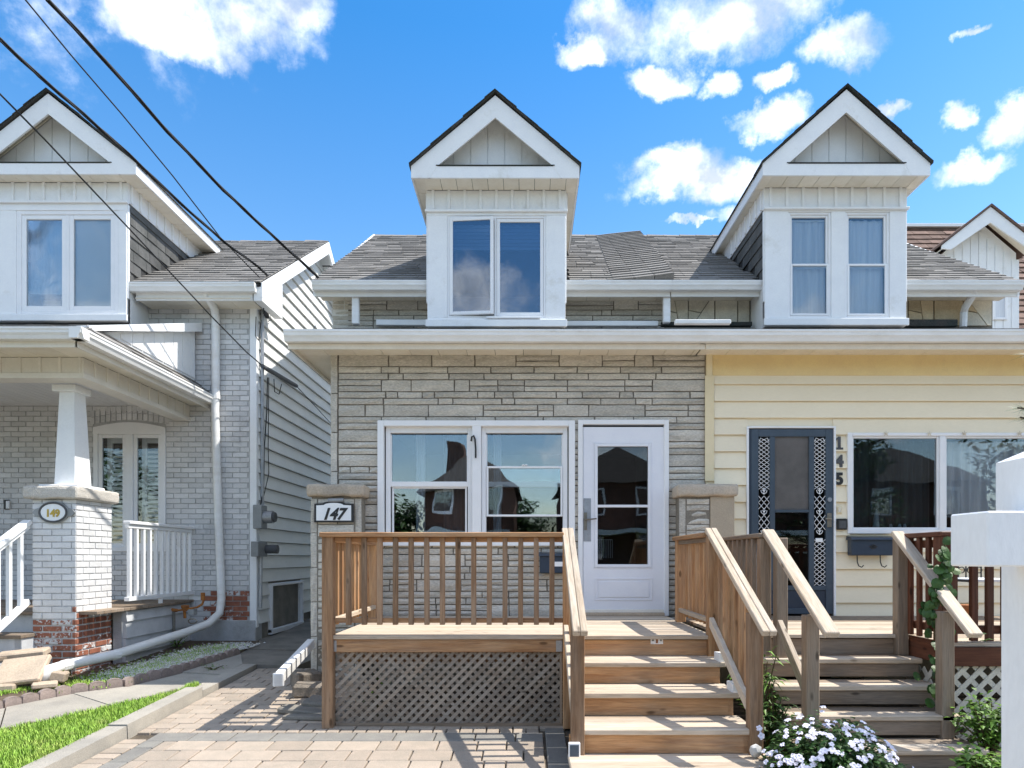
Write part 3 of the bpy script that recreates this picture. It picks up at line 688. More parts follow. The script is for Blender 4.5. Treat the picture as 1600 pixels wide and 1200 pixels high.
# ================================================================== HOUSES: roofs and dormers
SLOPE = .65
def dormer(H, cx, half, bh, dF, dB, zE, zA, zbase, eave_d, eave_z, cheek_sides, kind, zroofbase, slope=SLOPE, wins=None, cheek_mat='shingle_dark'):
    droof = lambda z: eave_d+(z-eave_z)/slope
    zroof = lambda d: eave_z+(d-eave_d)*slope
    D = obj('dormer', MB().box(cx-bh+.03, cx+bh-.03, dB+1.05, droof(zE)-.05, zbase+.3, zE-.001), 'white', H)
    fh = .14                         # fascia height
    zT = zE+fh                       # roof plane underside meets here at the outer edge
    pitch = (zA-zT)/half; back = droof(zE)+.02; backA = droof(zA)+.05
    # roof slabs and their shingles
    for s in (-1, 1):
        e0 = Vector((cx+s*(half+.02), dF-.03, zT-.012)); a0 = Vector((cx, dF-.03, zA+.03)); e1 = Vector((cx+s*(half+.02), droof(zT), zT-.012)); a1 = Vector((cx, backA, zA+.03))
        mb = MB(); t = Vector((0, 0, .016)); mb.add([e0, a0, a1, e1, e0+t, a0+t, a1+t, e1+t], [(0, 1, 2, 3), (7, 6, 5, 4), (0, 4, 5, 1), (1, 5, 6, 2), (2, 6, 7, 3), (3, 7, 4, 0)])
        obj('roof_slope', mb, 'shingle_edge', D)
        # irregular shingle ends along the rake
        n = 8
        for k in range(n):
            f0, f1 = k/n, (k+1)/n; p0, p1 = e0.lerp(a0, f0), e0.lerp(a0, f1); q = random.uniform(.006, .02); w = .3
            mb = MB(); up = Vector((0, 0, .017)); thk = Vector((0, 0, random.uniform(.006, .014))); dy = Vector((0, -random.uniform(.0, .02), 0)); Y = Vector((0, w, 0))
            mb.hexa([p0+up+dy, p1+up+dy, p1+up+Y, p0+up+Y, p0+up+dy+thk*1.3, p1+up+dy+thk*.5, p1+up+Y+thk*.5, p0+up+Y+thk*1.3]); obj('shingle', mb, 'shingle_edge', D)
        # rake board (front), as polygon with plumb cut
        th = .20
        O0 = (cx+s*half, zT-.0); O1 = (cx, zA); tv = th/math.cos(math.atan(pitch))
        pts = [(cx+s*half, zE), (cx+s*half, zT), (cx, zA), (cx, zA-tv), (cx+s*(half-(tv-fh)/pitch*0-.0), zE)]
        ix = (zA-tv-zT-.0)/pitch      # where the inner edge reaches the top of the cross board
        pts = [(cx+s*half, zE), (cx+s*half, zT), (cx, zA), (cx, zA-tv), (cx+s*ix, zT+.001), (cx+s*(ix+.0), zT-.05), (cx+s*(half-.22), zE)]
        mb = MB(); mb.poly([(x, dF, z) for x, z in ([pts[0], pts[1], pts[2], pts[3], pts[4], pts[6]])], (0, .022, 0)); obj('rake_board', mb, 'white', D)
        # sloped soffit behind the rake board
        a = Vector((cx+s*half, dF+.022, zT-.035)); b = Vector((cx, dF+.022, zA-.035)); n = 5
        for k in range(n):
            p0, p1 = a.lerp(b, k/n+.006), a.lerp(b, (k+1)/n-.004); Y = Vector((0, dB-dF-.03, 0)); t = Vector((0, 0, .012))
            mb = MB().hexa([p0, p1, p1+Y, p0+Y, p0+t, p1+t, p1+Y+t, p0+Y+t]); obj('soffit_panel', mb, 'soffit', D)
        mb = MB(); p0, p1 = a.copy(), b.copy(); t = Vector((0, 0, .015)); o2 = Vector((0, .002, .013)); Y = Vector((0, dB-dF, 0)); mb.hexa([p0+o2, p1+o2, p1+Y+o2, p0+Y+o2, p0+t+o2, p1+t+o2, p1+Y+t+o2, p0+Y+t+o2]); obj('soffit_back', mb, 'roof_under', D)
        # side eave: fascia, soffit
        x = cx+s*half; xi = cx+s*bh
        mb = MB().poly([(x, dF+.022, zE), (x, back, zE), (x, droof(zT), zT), (x, dF+.022, zT)], (-s*.02, 0, 0)); obj('fascia_board', mb, 'white', D)
        npan = max(3, int((back-dF)/.3))
        for k in range(npan):
            y0 = dF+.03+(back-dF-.03)*k/npan; y1 = dF+.03+(back-dF-.03)*(k+1)/npan-.006
            piece('soffit_panel', min(x-s*.021, xi), max(x-s*.021, xi), y0, y1, zE+.01, zE+.022, 'soffit', D, c=0)
        piece('soffit_back', min(x-s*.021, xi), max(x-s*.021, xi), dF+.03, back, zE+.024, zE+.03, 'roof_under', D, c=0)
    # cross board, its flashing, front soffit
    piece('cross_board', cx-half+.2, cx+half-.2, dF+.003, dF+.024, zE, zT, 'white', D)
    piece('flashing', cx-ix-.02, cx+ix+.02, dF-.008, dB, zT+.002, zT+.012, 'shingle_edge', D, c=.002)
    n = 9
    for k in range(n):
        a, b = cx-bh+2*bh*k/n, cx-bh+2*bh*(k+1)/n-.005; piece('soffit_panel', a, b, dF+.026, dB-.02, zE+.01, zE+.022, 'soffit', D, c=0)
    piece('soffit_back', cx-bh, cx+bh, dF+.026, dB, zE+.024, zE+.03, 'roof_under', D, c=0)
    # pediment wall of vertical boards
    ph = zA-.05-zT; bw = half-.06
    mb = MB(); dP = dF+.25; mb.poly([(cx-bw, dP, zT+.012), (cx+bw, dP, zT+.012), (cx, dP, zT+.012+bw*pitch)], (0, .03, 0)); obj('pediment', mb, 'white', D)
    nb = 9; w = 2*bw/nb
    for k in range(nb):
        x0 = cx-bw+k*w+.006; x1 = x0+w-.012
        top = lambda x: zT+.012+max(0, (bw-abs(x-cx)))*pitch-.03
        if max(top(x0), top(x1)) < zT+.05: continue
        pts = [(x0, zT+.014), (x1, zT+.014), (x1, max(top(x1), zT+.016))]
        if x0 < cx < x1: pts.append((cx, top(cx)))
        pts.append((x0, max(top(x0), zT+.016)))
        mb = MB().poly([(x, dP-.014, z) for x, z in pts], (0, .013, 0)); obj('pediment_board', mb, 'white', D)
    for s in (-1, 1):
        beam('trim_strip', (cx+s*(bw-.03), dP-.025, zT+.03), (cx, dP-.025, zT+.005+bw*pitch), .012, .028, 'soffit', D)
    # frieze with battens (front and cheeks)
    fz0, fz1 = zE-.235, zE+.01
    piece('frieze', cx-bh, cx+bh, dB-.012, dB+.02, fz0, fz1, 'white', D, c=.002)
    for k in range(9):
        x = cx-bh+.07+(2*bh-.14)*k/8; piece('batten', x-.016, x+.016, dB-.034, dB-.013, fz0+.01, fz1-.001, 'white', D, c=.002)
    piece('trim_strip', cx-bh-.025, cx+bh+.025, dB-.055, dB, fz0-.03, fz0-.002, 'white', D)
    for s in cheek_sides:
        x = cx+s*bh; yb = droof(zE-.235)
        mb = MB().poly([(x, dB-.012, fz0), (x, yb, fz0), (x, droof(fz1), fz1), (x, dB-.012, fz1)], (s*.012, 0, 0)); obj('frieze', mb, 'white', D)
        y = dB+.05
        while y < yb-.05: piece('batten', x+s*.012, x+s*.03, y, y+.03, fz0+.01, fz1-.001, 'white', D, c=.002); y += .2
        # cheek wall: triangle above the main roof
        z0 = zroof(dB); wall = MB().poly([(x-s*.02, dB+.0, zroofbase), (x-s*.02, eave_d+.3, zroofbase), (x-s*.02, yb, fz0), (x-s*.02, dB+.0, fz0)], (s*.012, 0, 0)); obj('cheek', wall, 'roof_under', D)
        lst = []; z = zroofbase
        while z < fz0-.01:
            zt = min(z+.155, fz0); y = dB+.005; yl = max(droof(z), dB)+.02
            if eave_d > dB and z < eave_z: yl = eave_d+.05
            y += random.random()*0
            y -= random.random()*.15
            while y < yl:
                y1 = y+random.uniform(.2, .34); a, b = max(y, dB+.005), min(y1, yl); y = y1
                if b-a < .03: continue
                k = random.uniform(.012, .02); g = .002; xo = x-s*.008
                mb = MB().hexa([(xo, a+g, z), (xo+s*k, a+g, z), (xo+s*k, b-g, z), (xo, b-g, z), (xo, a+g, zt), (xo+s*.004, a+g, zt), (xo+s*.004, b-g, zt), (xo, b-g, zt)]); lst.append((mb, b-a))
            z = zt
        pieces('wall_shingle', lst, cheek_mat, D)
        # corner board of the cheek
        piece('corner_board', x-.0 if s > 0 else x-.014, x+.014 if s > 0 else x, dB-.01, dB+.03, zbase+.3, fz0-.03, 'white', D)
    # front trim around the windows
    x0, x1 = cx-bh, cx+bh; wz0, wz1 = wins['z0'], wins['z1']; T = MB()
    edges = [x0]+[v for w in wins['w'] for v in w]+[x1]
    for a, b in zip(edges[0::2], edges[1::2]): T.box(a, b, dB-.02, dB+.06, wz0, wz1, .003)
    T.box(x0-.002, x1+.002, dB-.022, dB+.06, wz1, fz0-.03, .003); T.box(x0, x1, dB-.02, dB+.06, zbase, wz0, .003)
    T.box(x0-.02, x1+.02, dB-.05, dB-.02, zbase+.0, zbase+.085, .004)
    obj('front_trim', T, 'white', D)
    # skirt sides below the eave
    for s in (-1, 1):
        x = cx+s*bh; mb = MB().box(x-(.02 if s > 0 else 0), x+(.0 if s > 0 else .02), dB+.02, eave_d+.6, zbase, zroofbase); obj('skirt', mb, 'white', D)
    return D
def sashwin(H, x0, x1, z0, z1, y, style, glassmat, back=None, split=.5, nm='dormer_window'):
    W = obj(nm, MB().frame(x0, x1, z0, z1, y-.005, y+.05, .028), 'white_shiny', H)
    a, b, c, d = x0+.028, x1-.028, z0+.028, z1-.028
    if style == 'double':
        zm = c+(d-c)*split
        obj('sash', MB().frame(a, b, zm-.02, d, y+.012, y+.045, .026), 'white_shiny', W); pane(W, a+.026, b-.026, zm+.006, d-.026, y+.03, glassmat)
        obj('sash', MB().frame(a, b, c, zm+.016, y-.012, y+.011, .026), 'white_shiny', W); pane(W, a+.026, b-.026, c+.026, zm-.01, y+.0, glassmat)
    else:
        obj('sash', MB().frame(a, b, c, d, y+.0, y+.04, .034), 'white_shiny', W); pane(W, a+.034, b-.034, c+.034, d-.034, y+.02, glassmat)
    return W
def main_roof(H, x0, x1, ed, ez, rd, slope=SLOPE, mat='shingle', name='roof', gap=None):
    rz = ez+(rd-ed)*slope; L = math.hypot(rd-ed, rz-ez); bd = 2*rd-ed
    mb = MB(); t = .05
    def slab(a, b, d0):
        z0 = ez+(d0-ed)*slope
        mb.hexa([(a, d0, z0-t), (b, d0, z0-t), (b, rd, rz-t), (a, rd, rz-t), (a, d0, z0), (b, d0, z0), (b, rd, rz), (a, rd, rz)])
    if gap: slab(x0, gap[0], ed); slab(gap[0], gap[1], gap[2]); slab(gap[1], x1, ed)
    else: slab(x0, x1, ed)
    mb.hexa([(x0, rd, rz-t), (x1, rd, rz-t), (x1, bd, ez-t), (x0, bd, ez-t), (x0, rd, rz), (x1, rd, rz), (x1, bd, ez), (x0, bd, ez)])
    Rf = obj(name, mb, 'roof_under', H)
    V = Vector((0, rd-ed, rz-ez)).normalized()
    def skip(c, a, b): return gap and c.y < gap[2] and a > gap[0]-.12 and b < gap[1]+.12
    shingles(Rf, (0, ed-.02, ez-.0), (1, 0, 0), V, x0-.02, x1+.0, L, mat=mat, skip=skip)
    x = x0; lst = []
    # ridge caps
    x = x0; lst = []
    while x < x1:
        e = min(x+.28, x1); k = random.uniform(.01, .022)
        m2 = MB().add([(x, rd-.14, rz-.14*slope+.015), (e, rd-.14, rz-.14*slope+.008), (e, rd, rz+.012+k), (x, rd, rz+.02+k), (x, rd+.14, rz-.14*slope+.015), (e, rd+.14, rz-.14*slope+.008)], [(0, 1, 2, 3), (3, 2, 5, 4)]); lst.append((m2, 1)); x = e
    pieces('ridge_cap', lst, mat, Rf)
    return Rf

# ------------------------------------------------------------------ house 147 (stone)
YW, YU = 7.24, 8.70           # lower and upper front wall planes
H147 = thing('stone_house', 'grey ashlar stone house numbered 147 with white dormer, middle of the row', 'house', (-.2, YW, G(YW)))
wx0, wx1, wz0, wz1 = X(598, YW), X(893, YW), Z(845, YW), Z(664, YW)
dx0, dx1, dz0, dz1 = X(907, YW), X(1041, YW), .74, Z(661, YW)
holes = [(wx0, wx1, wz0, wz1), (dx0, dx1, 0, dz1)]
XL, XR = -2.12, 1.91
SOF = 3.55
W147 = obj('wall', wallgrid(MB(), XL, XR, 0, SOF+.12, YW+.012, YW+.2, holes), 'mortar', H147)
ashlar(W147, XL+.075, XR, .62, SOF, YW-.012, YW+.012, holes)
for k in range(9):
    z = SOF-k*.42; obj('quoin', rough_stone(XL-.005, XL+.068, max(z-.415, .1), z, YW-.02, YW+.01, .006), 'cap_stone' if 0 else 'stone', W147)
obj('side_wall', MB().box(XL, XL+.2, YW+.2, YU, 0, SOF+.12), 'stone', H147)
obj('side_wall', MB().box(-2.53, -2.33, YU, 14.9, 0, 4.8).poly([(-2.53, YU, 4.8), (-2.53, 14.9, 4.8), (-2.53, 11.6, 6.8)], (.2, 0, 0)), 'siding_white', H147)
# pillars at the ends of the front wall
def end_pillar(x0, x1, right=False):
    y0, y1 = 7.0, YW-.02; zt = 2.0
    P = obj('pillar', MB().box(x0+.012, x1-.012, y0+.014, y1, 0, zt), 'mortar', H147)
    mid = x1 if not right else x0+.325
    for k in range(6):
        z = zt-.02-k*.36; a = max(z-.355, .05)
        if a >= z-.03: continue
        obj('quoin', rough_stone(x0, x0+.07, a, z, y0, y0+.014, .005), 'stone', P)
        if not right: obj('quoin', rough_stone(x1-.07, x1, a, z, y0, y0+.014, .005), 'stone', P)
    if right: obj('stucco_panel', MB().box(mid, x1, y0-.004, y1, 0, zt, .004), 'stucco', P)
    ashlar(P, x0+.075, (x1-.075) if not right else mid-.004, .05, zt-.02, y0+.002, y0+.016, (), .3, .5)
    mb = MB(); obj('pillar_cap', rough_cap(x0-.03, x1+.035, y0-.045, y1+.02, zt, zt+.128), 'cap_stone', P, smooth=True)
def rough_cap(x0, x1, y0, y1, z0, z1):
    bm = bmesh.new(); bmesh.ops.create_cube(bm, size=1); bmesh.ops.scale(bm, vec=(x1-x0, y1-y0, z1-z0), verts=bm.verts)
    bmesh.ops.bevel(bm, geom=list(bm.edges), offset=.035, segments=3, affect='EDGES', profile=.6)
    bmesh.ops.subdivide_edges(bm, edges=[e for e in bm.edges if e.calc_length() > .2], cuts=5)
    for v in bm.verts: v.co.z += .006*math.sin(v.co.x*23)+random.uniform(-.002, .002); v.co.y += random.uniform(-.002, .002)
    c = Vector(((x0+x1)/2, (y0+y1)/2, (z0+z1)/2)); mb = MB(); bm.verts.ensure_lookup_table()
    mb.add([v.co+c for v in bm.verts], [tuple(v.index for v in f.verts) for f in bm.faces]); bm.free(); return mb
end_pillar(-2.27, -1.735); end_pillar(1.575, 2.15, True)
# number plaque 147
def plaque():
    P = bpy.data.objects.new('number_plaque', None)
    x0, x1, z0, z1, y = X(491, 6.97), X(552, 6.97), Z(816, 6.97), Z(787, 6.97), 6.97
    def outline(gx, gz): # arched top
        cx = (x0+x1)/2; w = (x1-x0)/2-gx; pts = [(cx-w, z0+gz), (cx+w, z0+gz), (cx+w, z1-gz)]
        pts += [(cx+w*.55*math.cos(math.pi*i/8)+0, z1-gz+.022*math.sin(math.pi*i/8)+(.004)) for i in range(9)]; pts.append((cx-w, z1-gz)); return pts
    mb = MB().poly([(a, y, b) for a, b in outline(0, 0)], (0, .028, 0)); o = obj('number_plaque', mb, 'black', None, label='white house number plaque reading 147 in black frame on stone pillar', cat='number sign')
    mb = MB().poly([(a, y-.004, b) for a, b in outline(.022, .018)], (0, .003, 0)); obj('face', mb, 'white', o)
    text(o, '147', (z1-z0)*.72, ((x0+x1)/2-.008, y-.006, z0+.03), 'black', shear=.35, bold=.006, depth=.002, sx=.92)
    mb = MB(); mb.tube([((x0+x1)/2-.06, y+.01, z1+.035), ((x0+x1)/2+.1, y+.01, z1+.04)], .022, 8); obj('lamp_hood', mb, 'metal', o)
plaque()
# lower window: two double-hung units in a deep white frame
def lower_window():
    mid0, mid1 = X(733, YW), X(757, YW); yo = YW-.045
    W = obj('window', MB().frame(X(591, YW), X(898, YW), Z(853, YW), Z(658, YW), yo, yo+.07, .066, .06, .06).box(X(738, YW), X(752, YW), yo+.004, yo+.06, Z(850, YW), Z(664, YW), .004), 'white_shiny', H147)
    room(H147, wx0, wx1, wz0, wz1, YW+.16, YW+2.2)
    for (a, b, sp, opened) in ((X(602, YW), X(738, YW), 756, False), (X(752, YW), X(887, YW), 756, True)):
        z0, z1 = Z(846, YW), Z(665, YW); fr = MB().frame(a, b, z0, z1, YW+.02, YW+.11, .05, .05, .075); obj('window_frame', fr, 'fascia' if 0 else 'white_shiny', W)
        a2, b2 = a+.05, b-.05; zt = Z(678, YW); zm = Z(sp, YW)
        s = MB().box(a2-.006, b2+.006, YW+.03, YW+.075, zm-.028, zm+.028, .004); s.box(a2, a2+.012, YW+.035, YW+.06, zm, zt, .002); s.box(b2-.012, b2, YW+.035, YW+.06, zm, zt, .002); obj('meeting_rail', s, 'white_shiny', W)
        pane(W, a2, b2, zm, zt, YW+.05); 
        if opened:
            # storm insert pushed up: narrow panel above and below the rail
            zc, zd = Z(807, YW), Z(728, YW)
            obj('sash', MB().frame(a2+.004, b2-.004, zc, zd, YW+.012, YW+.03, .022), 'white_shiny', W); pane(W, a2+.02, b2-.02, zc+.02, zd-.02, YW+.02)
            pane(W, a2, b2, z0+.05, zm, YW+.085, 'glass_low')
            obj('sash_lock', MB().tube([(x, YW+.008, zd+.004+.01*abs(math.sin(i))) for i, x in enumerate([(a2+b2)/2-.03+.01*j for j in range(7)])], .006, 6), 'white_shiny', W)
        else:
            obj('sash', MB().frame(a2+.012, b2-.012, z0+.05, zm-.026, YW+.05, YW+.07, .02), 'white_shiny', W); pane(W, a2+.03, b2-.03, z0+.07, zm-.045, YW+.06)
    mb = MB(); hx = X(741, YW); pts = [(X(737, YW), yo-.02, Z(691, YW)), (X(738, YW), yo-.02, Z(684, YW)), (X(740.5, YW), yo-.02, Z(682, YW)), (X(743, YW), yo-.02, Z(688, YW)), (X(744, YW), yo-.02, Z(703, YW)), (X(744, YW), yo-.02, Z(717, YW))]
    obj('hook', mb.tube(pts, .010, 8), 'black', W)
    # things seen through the glass
    curtain(H147, X(684, YW), X(737, YW)+.1, wz0, wz1-.02, YW+.5, 'curtain_dark', folds=5, amp=.03)
    curtain(H147, X(640, YW), X(655, YW), wz0, wz1-.02, YW+.42, 'curtain', folds=2, amp=.03)
    curtain(H147, X(768, YW), X(781, YW), wz0, wz1-.02, YW+.4, 'curtain', folds=2, amp=.02)
lower_window()
# white storm door
def white_door():
    fx0, fx1 = X(903, YW), X(1044, YW); y = YW-.045
    D = obj('door', MB().frame(fx0, fx1, .74, Z(657, YW), y, y+.09, .05, .0, .05), 'white_shiny', H147)
    a, b, z0, z1 = X(911, YW), X(1037, YW), .775, Z(668, YW); yl = y+.02; gx0, gx1, gz0, gz1 = X(933, YW), X(1012, YW), Z(882, YW), Z(698, YW)
    leaf = MB(); wallgrid(leaf, a, b, z0, z1, yl, yl+.045, [(gx0, gx1, gz0, gz1)])
    obj('door_leaf', leaf, 'white_door', D)
    obj('glazing_bead', MB().frame(gx0-.03, gx1+.03, gz0-.03, gz1+.03, yl-.012, yl, .032), 'white_door', D)
    obj('glazing_bead', MB().frame(gx0-.045, gx1+.045, gz0-.045, gz1+.045, yl-.006, yl, .012), 'white_door', D)
    pane(D, gx0, gx1, Z(791, YW), gz1, yl+.02, 'glass_low'); pane(D, gx0, gx1, gz0, Z(791, YW)-.003, yl+.03, 'glass_low')
    piece('muntin', gx0, gx1, yl-.004, yl+.019, Z(793, YW), Z(789, YW), 'white_door', D)
    px0, px1, pz0, pz1 = X(929, YW), X(1019, YW), Z(938, YW), Z(903, YW)
    obj('panel', MB().frame(px0, px1, pz0, pz1, yl-.008, yl, .018, c=.006).box(px0+.04, px1-.04, yl-.01, yl, pz0+.035, pz1-.035, .008), 'white_door', D)
    piece('threshold', a, b, yl-.03, yl+.05, .742, .775, 'slab_tan', D)
    piece('sweep', a+.005, b-.005, yl-.01, yl-.001, .776, .81, 'fascia', D)
    h = obj('handle_plate', MB().box(X(911.5, YW), X(923, YW), yl-.004, yl, Z(846, YW), Z(779, YW), .002), 'metal', D)
    obj('handle', MB().box(X(912, YW), X(917, YW), yl-.014, yl-.004, Z(828, YW), Z(801, YW), .003).tube([(X(915, YW), yl-.01, Z(812, YW)), (X(915, YW), yl-.05, Z(812, YW)), (X(921, YW), yl-.055, Z(812, YW)), (X(931, YW), yl-.05, Z(811, YW))], .008, 8), 'brass', D)
    for yy in (705, 865, 940): piece('hinge', b-.004, b+.014, yl-.012, yl+.003, Z(yy+8, YW), Z(yy-8, YW), 'white_shiny', D)
    room(H147, gx0-.1, gx1+.1, .8, gz1+.1, YW+.1, YW+1.6)
    # small rack standing inside behind the door
    obj('room_rack', [mb := MB(), [mb.tube([(X(936, YW)+.02*i, YW+.3, Z(872, YW)), (X(936, YW)+.02*i, YW+.3, Z(842, YW))], .003, 5) for i in range(10)], mb.tube([(X(936, YW), YW+.3, Z(842, YW)), (X(936, YW)+.18, YW+.3, Z(842, YW))], .004, 5)][0], 'curtain_white', H147)
white_door()
def letterbox(x0, x1, z0, z1, y, parentless_label, bracket=True, label_card=False):
    B = thing('mailbox', parentless_label, 'mailbox', ((x0+x1)/2, y, z0))
    b = obj('box', MB().box(x0, x1, y-.10, y, z0, z1-.035, .008), 'navy_dark', B)
    obj('lid', MB().hexa([(x0-.015, y-.125, z1-.04), (x1+.015, y-.125, z1-.04), (x1+.015, y, z1-.04), (x0-.015, y, z1-.04), (x0-.01, y-.115, z1-.018), (x1+.01, y-.115, z1-.018), (x1+.01, y, z1), (x0-.01, y, z1)]), 'navy_dark', B)
    if label_card: piece('name_card', x0+(x1-x0)*.45, x0+(x1-x0)*.95, y-.106, y-.101, z0+.07, z0+.12, 'white', B, c=.001)
    else:
        e = MB(); cx = (x0+x1)/2; cz = (z0+z1)/2-.01
        e.tube([(cx+.028*math.cos(2*math.pi*i/12), y-.104, cz+.020*math.sin(2*math.pi*i/12)) for i in range(13)], .005, 5); e.box(cx-.045, cx+.045, y-.106, y-.101, cz-.004, cz+.004); e.box(cx-.008, cx+.008, y-.106, y-.101, cz-.01, cz+.012); obj('emblem', e, 'black', B)
    if bracket:
        for t in (.18, .72):
            x = x0+(x1-x0)*t; pts = [(x, y-.05, z0+.01), (x, y-.055, z0-.07), (x+.012, y-.06, z0-.11), (x+.04, y-.065, z0-.125), (x+.062, y-.065, z0-.105)]
            obj('paper_hook', MB().tube(pts, .006, 6), 'black', B)
letterbox(X(843, YW), X(889, YW), Z(895, YW), Z(863, YW), YW-.03, 'dark navy wall mailbox with white card behind the stone house railing', False, True)
# lower roof, gutter, soffit
GD, GZ = 6.74, 3.652
def lower_roof(H, x0, x1, leftover=0, wall_x0=None, slope=.355, shing=True):
    ed = GD+.09; rd = YU; ez = GZ-.01; rz = ez+(rd-ed)*slope
    Rf = obj('porch_roof', MB().hexa([(x0, ed, ez-.05), (x1, ed, ez-.05), (x1, rd, rz-.05), (x0, rd, rz-.05), (x0, ed, ez), (x1, ed, ez), (x1, rd, rz), (x0, rd, rz)]), 'roof_under', H)
    shingles(Rf, (0, ed-.03, ez), (1, 0, 0), (0, rd-ed, rz-ez), x0, x1, math.hypot(rd-ed, rz-ez), limit=300)
    gutter(H, (x0-.0, GD, GZ+.005), (x1, GD, GZ+.005), (0, -1, 0), 1.12)
    fy = GD+.115
    piece('fascia_board', x0, x1, fy, fy+.022, GZ-.16, GZ-.02, 'fascia', H)
    z = SOF-.005; x = x0+.005; 
    while x < x1-.01:
        e = min(x+.3, x1); piece('soffit_panel', x, e-.005, fy-.02, YW-.0, z, z+.012, 'soffit', H, c=0); x = e
    piece('soffit_back', x0, x1, fy, YW, z+.013, z+.02, 'roof_under', H, c=0)
PX = X(1107, GD)
lower_roof(H147, X(443, GD), PX-.004)
obj('eave_return', MB().box(X(443, GD)+.002, XL, YW, YU, SOF-.004, SOF+.008), 'soffit', H147)
obj('fascia_board', MB().poly([(X(443, GD), GD+.14, GZ-.14), (X(443, GD), YU, GZ-.14), (X(443, GD), YU, GZ+.60), (X(443, GD), GD+.14, GZ-.02)], (.02, 0, 0)), 'fascia', H147)
# upper wall with its stones
XUL, XUP, XUR = -2.53, 1.77, 6.02
UT = 4.70
U147 = obj('wall', MB().box(XUL, XUP, YU+.012, YU+.2, 4.0, UT+.05), 'mortar', H147)
ashlar(U147, XUL, XUP, 4.28, UT, YU-.012, YU+.012, [(-1.2, .43, 3.9, 4.8)], .3, .7, pattern='DSSD')
EG, EZ = 8.25, 4.77
def upper_eave(H, x0, x1, gaps):
    segs = []
    for a, b in zip([x0]+[g[1] for g in gaps], [g[0] for g in gaps]+[x1]): segs.append((a, b))
    for a, b in segs:
        gutter(H, (a, EG, EZ+.005), (b, EG, EZ+.005), (0, -1, 0), 1.05)
        piece('fascia_board', a+.01, b-.0, EG+.115, EG+.137, EZ-.155, EZ-.02, 'gutter', H)
        x = a
        while x < b-.01:
            e = min(x+.3, b); piece('soffit_panel', x+.002, e-.003, EG+.10, YU, UT-.01, UT+.002, 'soffit', H, c=0); x = e
        piece('soffit_back', a, b, EG+.12, YU, UT+.003, UT+.01, 'roof_under', H, c=0)
c147, c145 = -.385, 3.745
upper_eave(H147, -2.655, XUP-.002, [(c147-.84, c147+.84)])
R147 = main_roof(H147, -2.655, XUP-.002, EG+.09, EZ+.02, 11.6, gap=(c147-.8, c147+.8, 9.3))
obj('rake_board', MB().poly([(-2.67, EG+.11, EZ-.15), (-2.67, 11.6, 6.95-.17), (-2.67, 11.6, 6.95-.0), (-2.67, EG+.11, EZ+.02)], (.03, 0, 0)), 'white', H147)
zbase147 = Z(512, 8.2)
w147 = dict(z0=Z(497, 8.2), z1=Z(338, 8.2), w=[(X(699, 8.2), X(853, 8.2))])
dormer(H147, c147, .99, .84, 7.9, 8.2, 5.83, 6.80, zbase147, EG+.09, EZ+.02, (-1, 1), 'a', 4.76, wins=w147)
def casements147():
    y = 8.2; x0, x1 = w147['w'][0]; z0, z1 = w147['z0'], w147['z1']; xm = X(774, 8.2)
    W = obj('dormer_window', MB().frame(x0, x1, z0, z1, y-.012, y+.05, .028).box(xm-.014, xm+.014, y-.01, y+.05, z0+.028, z1-.028, .003), 'white_shiny', H147)
    a, b, c, d = xm+.016, x1-.030, z0+.03, z1-.03
    obj('sash', MB().frame(a, b, c, d, y-.004, y+.03, .04), 'white_shiny', W); pane(W, a+.04, b-.04, c+.04, d-.04, y+.012, 'glass_blue')
    # left sash stands ajar, hinged on its left edge
    ang = R(-5); a, b = x0+.03, xm-.016; w = b-a; S = MB().frame(0, w, c, d, -.02, .014, .04); q = Matrix.Rotation(ang, 3, 'Z'); o = Vector((a, y-.006, 0))
    S.v = [tuple(q @ Vector(v)+o) for v in S.v]; obj('sash', S, 'white_shiny', W)
    m = MB().box(.04, w-.04, -.006, 0, c+.04, d-.04); m.v = [tuple(q @ Vector(v)+o) for v in m.v]; obj('pane', m, 'glass_blue', W)
    room(H147, x0, x1, z0, z1, y+.07, y+.9)
    for (p, r) in ((x0+.05, xm-.03), (xm+.03, x1-.05)): 
        for k in range(7): piece('blind_slat', p, r, y+.08, y+.10, z1-.06-.045*(k+1), z1-.06-.045*k-.008, 'blind', W, c=.002)
    piece('sill', X(760, 8.2), X(845, 8.2), y-.055, y-.02, z0-.02, z0+.004, 'white', W)
casements147()
def party_hump():
    V = Vector((0, 1, SLOPE)).normalized(); N = Vector((0, -SLOPE, 1)).normalized(); o = Vector((0, EG+.07, EZ+.02)); L = 3.9; v = 0
    while v < L-.02:
        e = min(.15, L-v); xe = 1.80+.12*v/L; P = lambda x, vv, n: Vector((x, 0, 0))+o+V*vv+N*n; cuts = [1.05+.12*v/L, 1.32, 1.56, xe]; hh = [.0, .02, .045, .075]
        for a, b, ha, hb in zip(cuts, cuts[1:], hh, hh[1:]):
            a += random.uniform(.0, .01); obj('shingle', MB().hexa([P(a, v, 0), P(b, v, 0), P(b, v+e, 0), P(a, v+e, 0), P(a, v, ha+.026), P(b, v, hb+.026), P(b, v+e, hb+.010), P(a, v+e, ha+.010)]), 'shingle', R147)
        v += e
party_hump()
# short downpipes and flashing strips on the porch roof
for H, px in ((H147, 556.5), ):
    x = X(px, 8.45); piece('downpipe', x-.045, x+.045, 8.40, 8.47, Z(508, 8.45), Z(449, 8.45), 'gutter', H, c=.01)
piece('flashing', X(586, 8.5), c147-.85, 8.55, 8.60, Z(507, 8.5)+.01, Z(498, 8.5)+.01, 'white', H147, c=.006, rot=(0, R(.4), 0))
piece('flashing', c147+.85, X(1030, 8.5), 8.55, 8.60, Z(508, 8.5)+.01, Z(500, 8.5)+.01, 'white', H147, c=.006)

